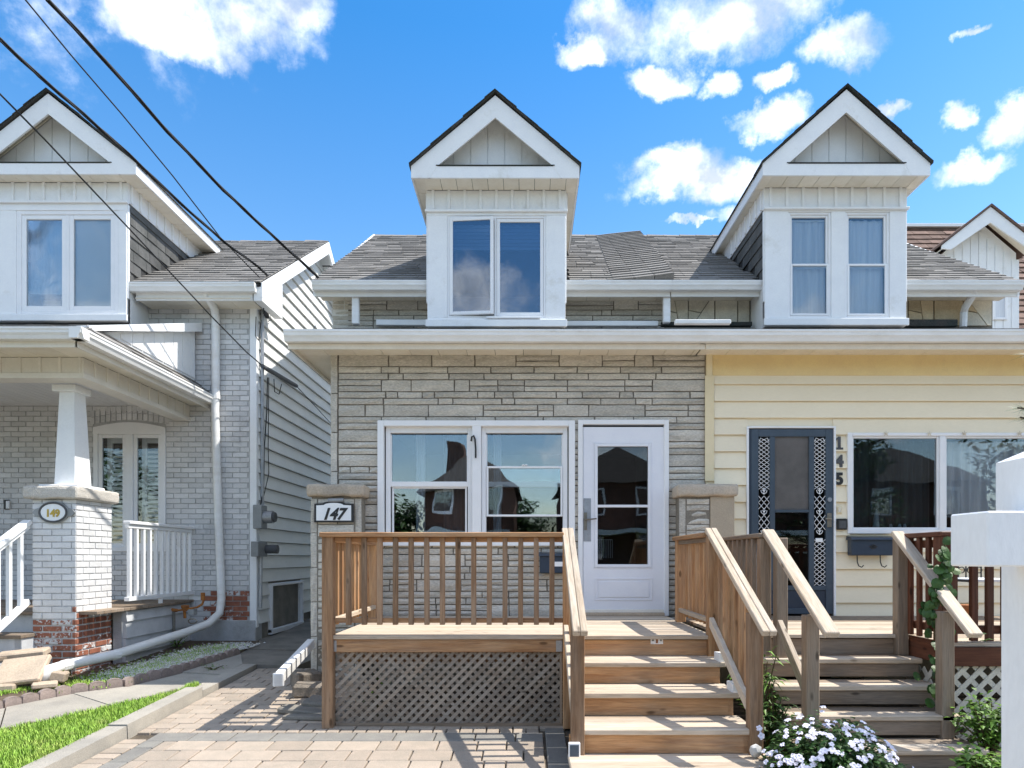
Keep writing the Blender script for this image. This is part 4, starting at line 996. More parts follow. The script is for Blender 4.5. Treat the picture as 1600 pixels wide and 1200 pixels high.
# ------------------------------------------------------------------ house 145 (cream)
H145 = thing('cream_house', 'cream sided house numbered 145 joined to the right of the stone house', 'house', (4, YW, G(YW)))
x145r = 6.3
dh = (X(1168, YW), X(1301, YW), 0, Z(669, YW)); wh = (X(1326, YW), 5.9, Z(831, YW), Z(681, YW))
obj('wall', wallgrid(MB(), XR+.004, x145r, 0, SOF+.12, YW, YW+.2, [dh, wh]), 'siding_cream', H145)
zf = Z(587, YW)
piece('frieze', XR+.075, x145r, YW-.012, YW-.001, zf, SOF, 'yellow', H145, c=.002)
piece('corner_board', XR+.004, XR+.07, YW-.03, YW-.001, Z(752, YW), SOF, 'cream_trim', H145)
piece('corner_board', XR-.012, XR+.085, YW-.035, YW-.03, Z(752, YW), Z(588, YW), 'cream_trim', H145, c=.002)
siding_x(H145, XR+.09, x145r, Z(602, YW), zf, YW-.001, [dh, wh], 'siding_cream')
siding_x(H145, XR+.09, x145r, .66, Z(602, YW), YW-.001, [dh, wh], 'siding_cream', .1805)
obj('side_wall', MB().box(x145r-.2, x145r, YW+.2, YU, 0, SOF+.12), 'siding_cream', H145)
obj('side_wall', MB().box(XUR-.2, XUR, YU+.2, 14.9, 0, 4.8).poly([(XUR, YU, 4.8), (XUR, 14.9, 4.8), (XUR, 11.6, 6.8)], (-.2, 0, 0)), 'siding_white', H145)
obj('back_wall', MB().box(XUL, XUR, 14.7, 14.9, 0, 4.8), 'siding_white', H145)
lower_roof(H145, PX+.004, 6.6)
# upper wall: random flagstones
U145 = obj('wall', MB().box(XUP+.002, XUR, YU+.01, YU+.2, 4.0, UT+.05), 'mortar', H145)
def flagstones(x0, x1, z0, z1, y):
    random.seed(21); x = x0
    while x < x1-.03:
        w = min(random.uniform(.26, .46), x1-x); pts = [(x, z0), (x+w, z0), (x+w, z1), (x, z1)]; k = random.choice([0, 1, 2, 2])
        mat = random.choice(['flag_tan', 'flag_brown', 'flag_pale', 'flag_tan']) if x > 2.9 else 'flag_pale'
        cuts = [pts]
        if k and w > .2:
            t = random.uniform(.12, .88); u = 1-t+random.uniform(-.1, .1)
            a = (x+w*t, z0); b = (x+w*u, z1); cuts = [[pts[0], a, b, pts[3]], [a, pts[1], pts[2], b]]
            if k == 2: 
                m = ((a[0]+b[0])/2, (a[1]+b[1])/2); cuts = [[pts[0], a, m, (x, z0+(z1-z0)*.6)], [(x, z0+(z1-z0)*.6), m, b, pts[3]], [a, pts[1], pts[2], b, m]]
        for c in cuts:
            cx = sum(p[0] for p in c)/len(c); cz = sum(p[1] for p in c)/len(c); s = .93
            q = [(cx+(p[0]-cx)*s, cz+(p[1]-cz)*s) for p in c]; mm = mat if random.random() < .6 else random.choice(['flag_pale', 'flag_tan'])
            obj('stone', MB().poly([(a, y-.012+random.uniform(-.004, .004), b) for a, b in q], (0, .02, 0)), mm, U145)
        x += w
flagstones(XUP+.01, c145-.88, 4.36, UT, YU); flagstones(c145+.88, XUR, 4.36, UT, YU)
random.seed(11)
upper_eave(H145, XUP+.002, 6.1, [(c145-.86, c145+.86)])
R145 = main_roof(H145, XUP+.002, 6.1, EG+.09, EZ+.02, 11.6, gap=(c145-.82, c145+.82, 9.3))
obj('rake_board', MB().poly([(6.115, EG+.11, EZ-.15), (6.115, 11.6, 6.95-.17), (6.115, 11.6, 6.95-.0), (6.115, EG+.11, EZ+.02)], (-.03, 0, 0)), 'white', H145)
w145 = dict(z0=Z(497, 8.2), z1=Z(332, 8.2), w=[(X(1231, 8.2), X(1298, 8.2)), (X(1320, 8.2), X(1389, 8.2))])
dormer(H145, c145, .985, .86, 7.9, 8.2, 5.86, 6.87, Z(510, 8.2), EG+.09, EZ+.02, (-1, 1), 'b', 4.76, wins=w145)
for i, (a, b) in enumerate(w145['w']):
    W = sashwin(H145, a, b, w145['z0'], w145['z1'], 8.2, 'double', 'glass_clear')
    room(H145, a, b, w145['z0'], w145['z1'], 8.27, 9.0)
    curtain(W, a+.03, b-.03, w145['z0']+.03, w145['z1']-.06, 8.285, 'curtain', folds=5, amp=.012)
piece('curtain_rail', w145['w'][0][0]+.03, w145['w'][0][1]-.03, 8.265, 8.28, w145['z1']-.08, w145['z1']-.06, 'white', H145)
x = X(1041, 8.45); piece('downpipe', x-.045, x+.045, 8.40, 8.47, Z(506, 8.45), Z(452, 8.45), 'gutter', H145, c=.01)
obj('downpipe', MB().tube([(X(1523, 8.3), 8.32, Z(447, 8.3)), (X(1522, 8.4), 8.38, Z(457, 8.4)), (X(1508, 8.55), 8.55, Z(478, 8.5)), (X(1506, 8.6), 8.6, Z(488, 8.6)), (X(1505, 8.6), 8.6, Z(507, 8.5))], .045, 8), 'gutter', H145)
piece('flashing', X(1034, 8.5), c145-.9, 8.52, 8.58, Z(508, 8.5), Z(503, 8.5)+.01, 'shingle_edge', H145, c=.004)
piece('flashing', c145+.88, X(1500, 8.5), 8.54, 8.6, Z(508, 8.5), Z(497, 8.5), 'shingle_edge', H145, c=.006)
piece('flashing', X(1046, 7.6), X(1130, 7.6), 7.3, 7.36, Z(516, 7.4)+.04, Z(511, 7.4)+.05, 'gutter', H145, c=.006)
def door145():
    x0, x1, z0, z1 = X(1165, YW), X(1304, YW), .74, Z(667, YW); y = YW-.04
    D = obj('door', MB().frame(x0, x1, z0, z1, y, y+.08, .024, .0, .02), 'white_shiny', H145)
    a, b, c, d = x0+.05, X(1300, YW), .76, z1-.03; yl = y+.01
    # stiles and rails of the grille door
    L = MB(); L.box(a, X(1184, YW), yl, yl+.04, c, d, .004); L.box(X(1288.5, YW), b, yl, yl+.04, c, d, .004)
    gb = Z(915, YW); gt = Z(683, YW)
    L.box(X(1184, YW), X(1288.5, YW), yl, yl+.04, gt, d, .004); L.box(X(1184, YW), X(1288.5, YW), yl, yl+.04, gb-.05, gb, .004); L.box(X(1184, YW), X(1288.5, YW), yl, yl+.04, c, c+.06, .004)
    L.box(X(1201.5, YW), X(1209.5, YW), yl, yl+.038, gb, gt, .004); L.box(X(1262.5, YW), X(1270.5, YW), yl, yl+.038, gb, gt, .004)
    L.box(X(1209.5, YW), X(1262.5, YW), yl, yl+.036, Z(801, YW), Z(797, YW), .003); obj('door_leaf', L, 'navy', D)
    piece('kick_panel', X(1184, YW), X(1288.5, YW), yl+.012, yl+.03, c+.06, gb-.05, 'navy_dark', D)
    piece('jamb', x0+.024, a, yl-.0, yl+.06, c, d, 'navy_dark', D)
    piece('screen', X(1209.5, YW), X(1262.5, YW), yl+.02, yl+.022, Z(797, YW), gt, 'screen', D, c=0)
    pane(D, X(1209.5, YW), X(1262.5, YW), gb, Z(801, YW), yl+.02, 'glass_low')
    for (p, q) in ((X(1184, YW), X(1201.5, YW)), (X(1270.5, YW), X(1288.5, YW))):
        g = MB(); w = q-p; cx = (p+q)/2; yy = yl+.012
        def dia(za, zb, n):
            h = (zb-za)/n
            for k in range(n):
                for t0 in (0, .5):
                    for s in (-1, 1):
                        if t0 == 0: g.tube([(cx-s*w*.5, yy, za+h*k), (cx+s*w*.5, yy, za+h*(k+1))], .0035, 4)
                        else: g.tube([(cx-s*w*.5, yy, za+h*k+h*.5), (cx, yy, za+h*(k+1))], .0035, 4); g.tube([(cx+0, yy, za+h*k), (cx-s*w*.5, yy, za+h*k+h*.5)], .0035, 4)
        dia(Z(765, YW), gt-.03, 6); dia(gb, Z(843, YW), 5); dia(Z(828, YW), Z(805, YW), 1); dia(Z(796, YW), Z(775, YW), 1)
        for zz in (Z(768, YW), Z(800, YW), Z(831, YW)):
            for s in (-1, 1): g.tube([(cx, yy, zz-.03), (cx+s*.025, yy, zz-.012), (cx+s*.034, yy, zz+.012), (cx+s*.016, yy, zz+.018), (cx, yy, zz-.005)], .004, 5)
            g.tube([(cx, yy, zz-.03), (cx, yy, zz+.04)], .004, 5)
        for s in (-1, 1): g.tube([(cx+s*w*.45, yy, gt-.055), (cx+s*w*.3, yy, gt-.012), (cx+s*.005, yy, gt-.03)], .004, 5)
        obj('grille', g, 'white', D)
    piece('latch_plate', X(1273, YW), X(1284, YW), yl+.004, yl+.012, Z(847, YW), Z(841, YW), 'white', D)
    obj('handle', MB().box(X(1290.5, YW), X(1297, YW), yl-.012, yl, Z(824, YW), Z(802, YW), .006).tube([(X(1294, YW), yl-.01, Z(812, YW)), (X(1294, YW), yl-.05, Z(812, YW)), (X(1284, YW), yl-.055, Z(811, YW))], .008, 8), 'brass', D)
    obj('lock', disc(MB(), (X(1294, YW), Z(781, YW)), .024, .024, yl-.012, yl, 16), 'metal', D)
    room(H145, x0, x1, .75, z1, YW+.06, YW+1.4)
    obj('bundle', MB().box(X(1222, YW), X(1254, YW), YW+.3, YW+.5, Z(880, YW), Z(868, YW), .02).box(X(1214, YW), X(1258, YW), YW+.2, YW+.5, Z(908, YW), Z(889, YW), .03), 'curtain', H145)
door145()
def window145():
    x0, x1, z0, z1 = X(1322, YW), 5.95, Z(834, YW), Z(677, YW); y = YW-.04
    W = obj('window', MB().frame(x0, x1, z0, z1, y, y+.08, .05, .045, .035), 'white_shiny', H145)
    xm = X(1470, YW); obj('mullion', MB().box(xm-.03, xm+.03, y+.006, y+.06, z0+.045, z1-.035, .003), 'white_shiny', W)
    obj('window_frame', MB().frame(x0+.05, xm-.03, z0+.045, z1-.035, y+.02, y+.06, .022).frame(xm+.03, x1-.05, z0+.045, z1-.035, y+.02, y+.06, .022), 'white_shiny', W)
    pane(W, x0+.07, xm-.05, z0+.065, z1-.055, y+.04, 'glass_low'); pane(W, xm+.05, x1-.07, z0+.065, z1-.055, y+.04, 'glass_clear')
    room(H145, x0+.05, x1-.05, z0, z1, YW+.1, YW+1.8)
    curtain(W, x0+.07, xm-.03, z0+.05, z1-.06, YW+.16, 'curtain_dark', folds=11, amp=.02)
    curtain(W, xm+.05, x1-.07, z0+.22, z1-.06, YW+.2, 'curtain', folds=14, amp=.03)
    # objects on the window ledge
    obj('ledge_bottle', MB().tube([(X(1374, YW), YW+.07, z0+.06), (X(1374, YW), YW+.07, z0+.16), (X(1375, YW), YW+.07, z0+.24), (X(1374, YW), YW+.07, z0+.27)], [.035, .03, .014, .01], 8), 'curtain_white', W)
    for px in (1398, 1412, 1420): obj('ledge_ornament', MB().tube([(X(px, YW), YW+.08, z0+.06), (X(px, YW), YW+.08, z0+.11)], [.022, .012], 8), 'curtain_white', W)
    for px in (1380.5, 1448, 1502, 1588):
        x = X(px, YW); s = MB(); 
        for k in range(5):
            a = 2*math.pi*k/5+.3; s.tube([(x, y-.012, z1-.01), (x+.028*math.cos(a), y-.012, z1-.01+.028*math.sin(a))], [.008, .003], 5)
        obj('star_ornament', s, 'flag_pale', W)
window145()
for ch, py in (('1', 703), ('4', 729.5), ('5', 757)):
    if ch == '1':
        cx, z0, z1 = X(1309.5, YW), Z(py, YW), Z(py-20, YW); y = YW-.034
        o = obj('house_number', MB().box(cx-.014, cx+.014, y, y+.008, z0, z1).box(cx-.04, cx+.04, y+.0005, y+.008, z0-.001, z0+.02).hexa([(cx-.042, y+.0005, z1-.045), (cx-.014, y+.0005, z1-.03), (cx-.014, y+.008, z1-.03), (cx-.042, y+.008, z1-.045), (cx-.042, y+.0005, z1-.025), (cx-.010, y+.0005, z1+.0), (cx-.010, y+.008, z1+.0), (cx-.042, y+.008, z1-.025)]), 'grey_dark')
    else: o = text(None, ch, Z(py-21, YW)-Z(py, YW), (X(1309.5, YW), YW-.03, Z(py, YW)), 'grey_dark' if ch != '5' else 'black', bold=.008, depth=.004, name='house_number')
    tagit(o, 'dark metal numeral %s, %s of the three numerals right of the navy door' % (ch, {'1': 'topmost', '4': 'middle', '5': 'lowest'}[ch]), 'house number', 'metal numerals beside the navy door')
o = obj('key_box', MB().box(X(1305, YW), X(1320, YW), YW-.06, YW-.024, Z(828, YW), Z(811, YW), .006), 'black', label='small black key box on the cream siding right of the navy door', cat='key box')
obj('box_face', MB().box(X(1307, YW), X(1318, YW), YW-.063, YW-.06, Z(826, YW), Z(814, YW), .001), 'grey_dark', o)
obj('button', MB().box(X(1307, YW), X(1312, YW), YW-.045, YW-.03, Z(801, YW), Z(793, YW), .004), 'flag_pale', tagit(obj('doorbell', MB().box(X(1306, YW), X(1313.5, YW), YW-.034, YW-.022, Z(803, YW), Z(791, YW), .003), 'cream_trim'), 'small beige doorbell on the siding above the black key box', 'doorbell'))
letterbox(X(1322, YW), X(1388, YW), Z(868, YW), Z(838, YW), YW-.025, 'navy wall mailbox with two hooks under the cream house window')

# ------------------------------------------------------------------ house 149 (painted brick)
Y9 = 9.1; XC = -3.68
H149 = thing('painted_brick_house', 'light grey painted brick house numbered 149 with porch, left of the alley', 'house', (-6, Y9, G(Y9)))
wn = (X(146, Y9), X(259, Y9), 1.45, Z(668, Y9))
hol9 = [wn]
W149 = obj('wall', wallgrid(MB(), -8.6, XC-.02, 0, 4.85, Y9+.01, Y9+.2, hol9), 'brick_mortar', H149)
def m149(x, z): return 'peel' if (z < .93 and x > -4.3) and z > .52 else 'brick'
def wgt(x, z): 
    v = 1.0
    if x < -7.15: v = .05
    if 3.5 < z < 4.35 and x < -4.55: v = .02
    if -5.6 < x < -4.9 and z > 4.2: v = .02
    return v*(1+.15*(x > -5.3))+.001*random.random()
def brick149():
    lists = {}; 
    hol = hol9+[(wn[0]-.0, wn[1]+.0, wn[3], wn[3]+.2)]
    class L: pass
    z = .5; n = 0; course = .0695; Lb = .2; J = .009; x0 = -8.6; x1 = XC-.09
    while z < 4.80:
        zt = z+course; off = .1*(n % 2); n += 1
        for a, b in intervals(x0, x1, z, zt, hol):
            x = x0-off+Lb*math.floor((a-x0+off)/Lb)
            while x < b-.005:
                p, q = max(x, a), min(x+Lb, b); x += Lb
                if q-p < .03: continue
                mm = m149((p+q)/2, (z+zt)/2); mb = MB().box(p+J/2, q-J/2, Y9+random.uniform(-.0025, .0025), Y9+.01, z+J/2, zt-J/2, .0035)
                lists.setdefault(mm, []).append((mb, wgt((p+q)/2, (z+zt)/2)*(q-p)))
        z = zt
    pieces('brick', lists['brick'], 'brick', W149, 280); pieces('brick', lists.get('peel', []), 'peel', W149, 20)
    # soldier arch over the window
    n = 15; A = []
    for k in range(n):
        t = (k+.5)/n; x = wn[0]-.05+(wn[1]-wn[0]+.1)*t; zz = wn[3]+.085+.065*math.sin(math.pi*t); ang = (t-.5)*.5
        for j in range(2): A.append((MB().box(x-.029, x+.029, Y9-.004, Y9+.01, zz-.045+j*.097, zz+.045+j*.097, .004, rot=None), 1))
    pieces('arch_brick', A, 'brick', W149)
brick149()
piece('foundation', -8.6, XC-.0, Y9-.03, Y9+.2, 0, .52, 'foundation', H149, c=.01)
obj('corner_board', MB().box(XC-.08, XC+.012, Y9-.02, Y9+.06, .42, 4.75, .004), 'white', H149)
# right-hand side wall with lap siding
S149 = obj('side_wall', MB().box(XC-.1, XC, Y9+.2, 14.5, 0, 4.9).poly([(XC, Y9, 4.9), (XC, 14.2, 4.9), (XC, 11.65, 6.72)], (-.1, 0, 0)), 'concrete_dark', H149)  # dark backing seen through the board gaps stands in for lap shadow
bw = (9.5, 10.85, .3, 1.0)
def side_siding():
    z = .46; ex = .187
    while z < 6.65:
        zt = z+ex; y0 = Y9+.06
        rise = lambda zz: Y9-.15+(zz-4.95)/SLOPE if zz > 4.95 else Y9
        ya = max(Y9+.06, rise(z)); yb = 14.4 if z < 4.95 else 23.3-ya
        for a, b in intervals(ya, yb, z, zt, [bw]):
            c = max(a, rise(zt)) if a == ya else a; d = b
            if d < c+.1: continue
            mb = MB().hexa([(XC, a, z+.009), (XC+.034, a, z+.009), (XC+.034, b, z+.009), (XC, b, z+.009), (XC, c, zt), (XC+.004, c, zt), (XC+.004, d, zt), (XC, d, zt)]); obj('siding_board', mb, 'siding_white', S149)
        z = zt
side_siding()
def basement_window():
    a, b, c, d = bw; x = XC+.02
    W = thing_part('basement_window', (x, a, c), H149)
    m = MB(); t = .05
    m.box(x-.02, x+.04, a, a+t, c, d, .004); m.box(x-.02, x+.04, b-t, b, c, d, .004); m.box(x-.02, x+.045, a, b, c-.02, c+.05, .004); m.box(x-.02, x+.04, a+t, b-t, d-.04, d, .004); obj('window_frame', m, 'white_shiny', W)
    x2 = x-.12; s = MB(); y1, y2 = a+t, b-.1
    for p, q in ((y1, (y1+y2)/2), ((y1+y2)/2, y2)): s.box(x2, x2+.03, p, p+.04, c+.05, d-.04); s.box(x2, x2+.03, q-.04, q, c+.05, d-.04); s.box(x2, x2+.03, p+.04, q-.04, c+.05, c+.09); s.box(x2, x2+.03, p+.04, q-.04, d-.08, d-.04)
    obj('sash', s, 'white_shiny', W); piece('pane', x2+.01, x2+.014, y1+.04, y2-.04, c+.09, d-.08, 'glass_low', W, c=0)
    obj('reveal', MB().box(x2, x, b-t-.05, b-t, c, d).box(x2-.0, x, a, b, c-.0, c+.05), 'white', W)
def thing_part(name, loc, parent): return link(bpy.data.objects.new(name, None), loc, parent)
basement_window()
# roof of 149
E9, EZ9 = 8.62, 4.907
RX = -3.46
RD9 = 11.65; RZ9 = EZ9+.02+(RD9-E9-.09)*SLOPE
c149 = -6.0
main_roof(H149, -8.9, RX, E9+.09, EZ9+.02, RD9, gap=(c149-.84, c149+.84, 9.75))
gutter(H149, (-5.13, E9, EZ9), (RX-.06, E9, EZ9), (0, -1, 0), 1.1)
piece('fascia_board', -5.1, RX-.12, E9+.115, E9+.137, EZ9-.2, EZ9-.03, 'gutter', H149)
x = -5.1
while x < RX-.15: piece('soffit_panel', x, min(x+.295, RX-.1), E9+.10, Y9, 4.73, 4.742, 'soffit', H149, c=0); x += .3
piece('soffit_back', -5.1, RX-.1, E9+.12, Y9, 4.744, 4.75, 'roof_under', H149, c=0)
obj('eave_box', MB().poly([(RX-.10, E9+.1, 4.70), (RX-.10, Y9+.35, 4.72), (RX-.10, Y9+.35, EZ9+.5), (RX-.10, E9+.1, EZ9-.02)], (.108, 0, 0)), 'white', H149)
def rake9():
    mb = MB(); h = .2
    mb.poly([(RX+.015, E9+.09, EZ9-.17), (RX+.015, RD9, RZ9-.2), (RX+.015, RD9, RZ9+.0), (RX+.015, E9+.09, EZ9+.02)], (-.035, 0, 0)); obj('rake_board', mb, 'white', H149)
    bd = 14.3; bz = RZ9-(bd-RD9)*SLOPE
    obj('rake_board', MB().poly([(RX+.015, RD9+.001, RZ9-.2), (RX+.015, bd, bz-.2), (RX+.015, bd, bz), (RX+.015, RD9+.001, RZ9-.01)], (-.035, 0, 0)), 'white', H149)
    for (ya, yb, za, zb) in ((Y9+.1, RD9, EZ9+.02+(Y9+.1-E9-.09)*SLOPE, RZ9), (RD9, bd, RZ9, bz)):
        n = 8
        for k in range(n):
            p0, p1 = k/n, (k+1)/n-.01; y0, y1 = ya+(yb-ya)*p0, ya+(yb-ya)*p1; z0, z1 = za+(zb-za)*p0-.075, za+(zb-za)*p1-.075
            obj('soffit_panel', MB().hexa([(XC, y0, z0), (RX-.021, y0, z0), (RX-.021, y1, z1), (XC, y1, z1), (XC, y0, z0+.01), (RX-.021, y0, z0+.01), (RX-.021, y1, z1+.01), (XC, y1, z1+.01)]), 'white', H149)
rake9()
w149 = dict(z0=Z(491, 8.62), z1=Z(330, 8.62), w=[(X(27, 8.62), X(187, 8.62))])
dormer(H149, c149, 1.1, .86, 8.4, 8.62, Z(272, 8.4), Z(146, 8.4), Z(503, 8.62), E9+.09, EZ9+.02, (1,), 'c', 4.9, wins=w149, cheek_mat='shingle_dark')
def win149():
    y = 8.62; x0, x1 = w149['w'][0]; z0, z1 = w149['z0'], w149['z1']; xm = X(106, 8.62)
    W = obj('dormer_window', MB().frame(x0, x1, z0, z1, y-.015, y+.05, .06, .05, .05).box(xm-.02, xm+.02, y-.01, y+.05, z0+.05, z1-.05, .003), 'white_shiny', H149)
    for a, b in ((x0+.06, xm-.02), (xm+.02, x1-.06)):
        obj('sash', MB().frame(a, b, z0+.05, z1-.05, y-.004, y+.03, .055), 'white_shiny', W); pane(W, a+.055, b-.055, z0+.105, z1-.105, y+.012, 'glass_clear' if a > xm else 'glass')
        piece('blind', a+.03, b-.03, y+.045, y+.05, z0+.06, z1-.06, 'blind', W, c=0) if a > xm else piece('blind', a+.02, b-.02, y+.12, y+.125, z0+.3, z1-.06, 'curtain', W, c=0)
    room(H149, x0, x1, z0, z1, y+.10, y+1)
win149()
# porch roof of 149 : shed with a skirt turning the corner
def porch149():
    GD9 = 6.34; z0 = 3.516; xg = -4.196; xp = -4.5; sl = .36; zp = 3.75; yk = GD9+(zp-z0)/sl
    P = thing_part('porch_roof', (-6, 7.5, 3.6), H149); rz = z0+(Y9-GD9)*sl
    mb = MB(); t = .045; xl = -8.6; xo = xg-.03
    A = (xl, GD9+.05, z0); B = (xo, GD9+.05, z0); C = (xp, yk, zp); Dd = (xp, Y9, rz); E = (xl, Y9, rz)
    mb.add([A, B, C, Dd, E]+[(p[0], p[1], p[2]-t) for p in (A, B, C, Dd, E)], [(0, 1, 2, 3, 4), (9, 8, 7, 6, 5)]+[(i, 5+i, 5+(i+1) % 5, (i+1) % 5) for i in range(5)]); obj('roof_slope', mb, 'shingle', P)
    V = Vector((0, 1, sl)).normalized(); L = (Y9-GD9)/V.y
    def clip(v):
        y = GD9+v*V.y
        return (-99, xo-(y-GD9)/(yk-GD9)*(xo-xp)+.02) if y < yk else (-99, xp+.02)
    shingles(P, (0, GD9, z0), (1, 0, 0), V, -8.6, xg, L, clip=clip, limit=150)
    # side skirt
    S = [(xo, GD9+.05, z0), (xo, Y9, z0), (xp, Y9, zp), (xp, yk, zp)]
    mb = MB(); mb.add(S+[(p[0], p[1], p[2]-t) for p in S], [(0, 1, 2, 3), (7, 6, 5, 4), (0, 4, 5, 1), (1, 5, 6, 2), (2, 6, 7, 3), (3, 7, 4, 0)]); obj('roof_slope', mb, 'shingle', P)
    Vs = Vector((xp-xo, 0, zp-z0)); 
    def clip2(v):
        f = v/Vs.length; return (GD9+.05+(yk-GD9-.05)*f, 99)
    shingles(P, (xo, 0, z0), (0, 1, 0), Vs, GD9, Y9, Vs.length, clip=clip2, expo=.13)
    # triangular gablet wall with vertical boards and barge
    top = lambda y: z0+(y-GD9)*sl-.05
    mb = MB().poly([(xp, yk+.05, zp), (xp, Y9-.03, zp), (xp, Y9-.03, top(Y9))], (-.03, 0, 0)); obj('gablet', mb, 'white', P)
    y = yk+.2
    while y < Y9-.08:
        y1 = min(y+.22, Y9-.04); za, zb = top(y)-.02, top(y1)-.02
        if zb > zp+.1: obj('gablet_board', MB().poly([(xp+.012, y+.005, zp+.03), (xp+.012, y1-.005, zp+.03), (xp+.012, y1-.005, zb), (xp+.012, y+.005, max(za, zp+.035))], (-.011, 0, 0)), 'white', P)
        y = y1
    obj('barge_board', MB().poly([(xp+.10, yk-.25, z0+(yk-.25-GD9)*sl-.02), (xp+.10, Y9-.02, rz-.09), (xp+.10, Y9-.02, rz+.03), (xp+.10, yk-.25, z0+(yk-.25-GD9)*sl+.03)], (-.13, 0, 0)), 'white', P)
    # gutters: front and side
    gutter(P, (-8.6, GD9-.03, z0+.02), (xg, GD9-.03, z0+.02), (0, -1, 0), 1.05)
    gutter(P, (xg, GD9-.03, z0+.02), (xg, Y9-.05, z0+.02), (1, 0, 0), 1.05)
    # fascia, soffit, beam, ceiling
    piece('fascia_board', -8.6, xg-.11, GD9+.085, GD9+.107, z0-.14, z0-.0, 'fascia', P); piece('fascia_board', xg-.135, xg-.113, GD9+.085, Y9, z0-.14, z0-.0, 'fascia', P)
    bz0, bz1 = 3.215, 3.44; bx = -4.58; by = 6.92
    x = -8.6
    while x < xg-.14: piece('soffit_panel', x, min(x+.295, xg-.136), GD9+.1, by, bz1-.012, bz1, 'soffit', P, c=0); x += .3
    y = by
    while y < Y9: piece('soffit_panel', bx, xg-.136, y+.003, min(y+.297, Y9), bz1-.012, bz1, 'soffit', P, c=0); y += .3
    piece('soffit_back', -8.6, xg-.14, GD9+.11, Y9, bz1+.001, bz1+.01, 'roof_under', P, c=0)
    Bm = [piece('beam', -8.6, bx, by, by+.2, bz0, bz1-.013, 'fascia', P, c=.004), piece('beam', bx-.2, bx, by+.2, Y9, bz0, bz1-.013, 'fascia', P, c=.004)]
    x = bx-.02
    while x > -8.5: piece('batten', x-.03, x, by-.012, by-.0005, bz0+.05, bz1-.014, 'fascia', P, c=.002); x -= .205
    y = by+.17
    while y < Y9: piece('batten', bx+.0005, bx+.012, y, y+.03, bz0+.05, bz1-.014, 'fascia', P, c=.002); y += .205
    piece('trim_strip', -8.6, bx+.015, by-.016, by, bz0-.004, bz0+.05, 'fascia', P, c=.003); piece('trim_strip', bx, bx+.016, by, Y9, bz0-.004, bz0+.05, 'fascia', P, c=.003)
    x = -8.6
    while x < bx-.2: piece('ceiling_board', x, x+.095, by+.2, Y9, 3.42, 3.427, 'white', P, c=0); x += .1
porch149()
def pillar149():
    x0, x1, y0, y1 = -5.167, -4.71, 7.0, 7.61; zt = Z(780, 7.0)
    P = obj('porch_pillar', MB().box(x0+.01, x1-.01, y0+.01, y1-.01, 0, zt), 'pillar_mortar', H149)
    for ax in ('x', 'y'):
        z = .12; n = 0
        while z < zt-.01:
            c = min(.067, zt-z); off = .1*(n % 2) if ax == 'x' else .1*((n+1) % 2); n += 1; a0, a1 = (x0, x1) if ax == 'x' else (y0+.011, y1)
            x = a0-off
            while x < a1-.02:
                p, q = max(x, a0), min(x+.205, a1); x += .205
                if q-p < .03: continue
                dy = random.uniform(-.002, .002); J = .010
                peel = z < .66 or (z < .8 and random.random() < .12)
                J = .017 if peel else J; mb = MB()
                if ax == 'x': mb.box(p+J/2, q-J/2 if q < a1 else q, y0+dy, y0+.011, z+J/2, z+c-J/2, .0035)
                else: mb.box(x1-.011, x1+dy, p+J/2, q-J/2, z+J/2, z+c-J/2, .0035)
                obj('brick', mb, 'peel' if peel else 'brick_white', P)
            z += c
    obj('pillar_cap', rough_cap(x0-.06, x1+.055, y0-.07, y1+.06, zt, zt+.135), 'cap_pale', P)
    # tapered white column
    def fr(x0, x1, y0, y1, z0, X0, X1, Y0, Y1, z1): return MB().hexa([(x0, y0, z0), (x1, y0, z0), (x1, y1, z0), (x0, y1, z0), (X0, Y0, z1), (X1, Y0, z1), (X1, Y1, z1), (X0, Y1, z1)])
    zc = zt+.135
    Cc = obj('column', fr(-5.055, -4.835, 7.17, 7.44, zc+.03, -5.02, -4.86, 7.2, 7.38, 3.14), 'white', H149)
    obj('base_plate', MB().box(-5.16, -4.74, 7.08, 7.53, zc, zc+.03, .006), 'white', Cc)
    obj('capital', MB().box(-5.07, -4.82, 7.15, 7.42, 3.14, 3.213, .006), 'white', Cc)
    # oval number plaque 149
    cx, cz, y = X(83.5, 6.98), Z(800.5, 6.98), 6.975
    o = disc(MB(), (cx, cz), .158, .115, y, y+.022, 36)
    pts = [(cx-.222, cz), (cx-.19, cz-.035), (cx-.14, cz-.05), (cx-.14, cz+.05), (cx-.19, cz+.035)]; o.poly([(a, y+.006, b) for a, b in pts], (0, .014, 0)); o.poly([(2*cx-a, y+.006, b) for a, b in pts], (0, .014, 0))
    N = obj('number_plaque', o, 'grey_plastic', None, label='oval white number plaque reading 149 in gold on the brick pillar', cat='number sign')
    obj('face', disc(MB(), (cx, cz), .128, .088, y-.004, y+.001, 36), 'white', N)
    rr = MB(); rr.tube([(cx+.140*math.cos(2*math.pi*i/36), y-.004, cz+.098*math.sin(2*math.pi*i/36)) for i in range(37)], .010, 6); obj('rim', rr, 'grey_dark', N)
    text(N, '149', .088, (cx, y-.006, cz-.044), 'gold', bold=.004, depth=.003, sx=.95)
M['cap_pale'] = pm('cap_pale_stone', (.60, .56, .50), (.52, .49, .44), rough=.85, var=.05, fine=90, fineamt=.15, bump=.7, bdist=.012)
pillar149()
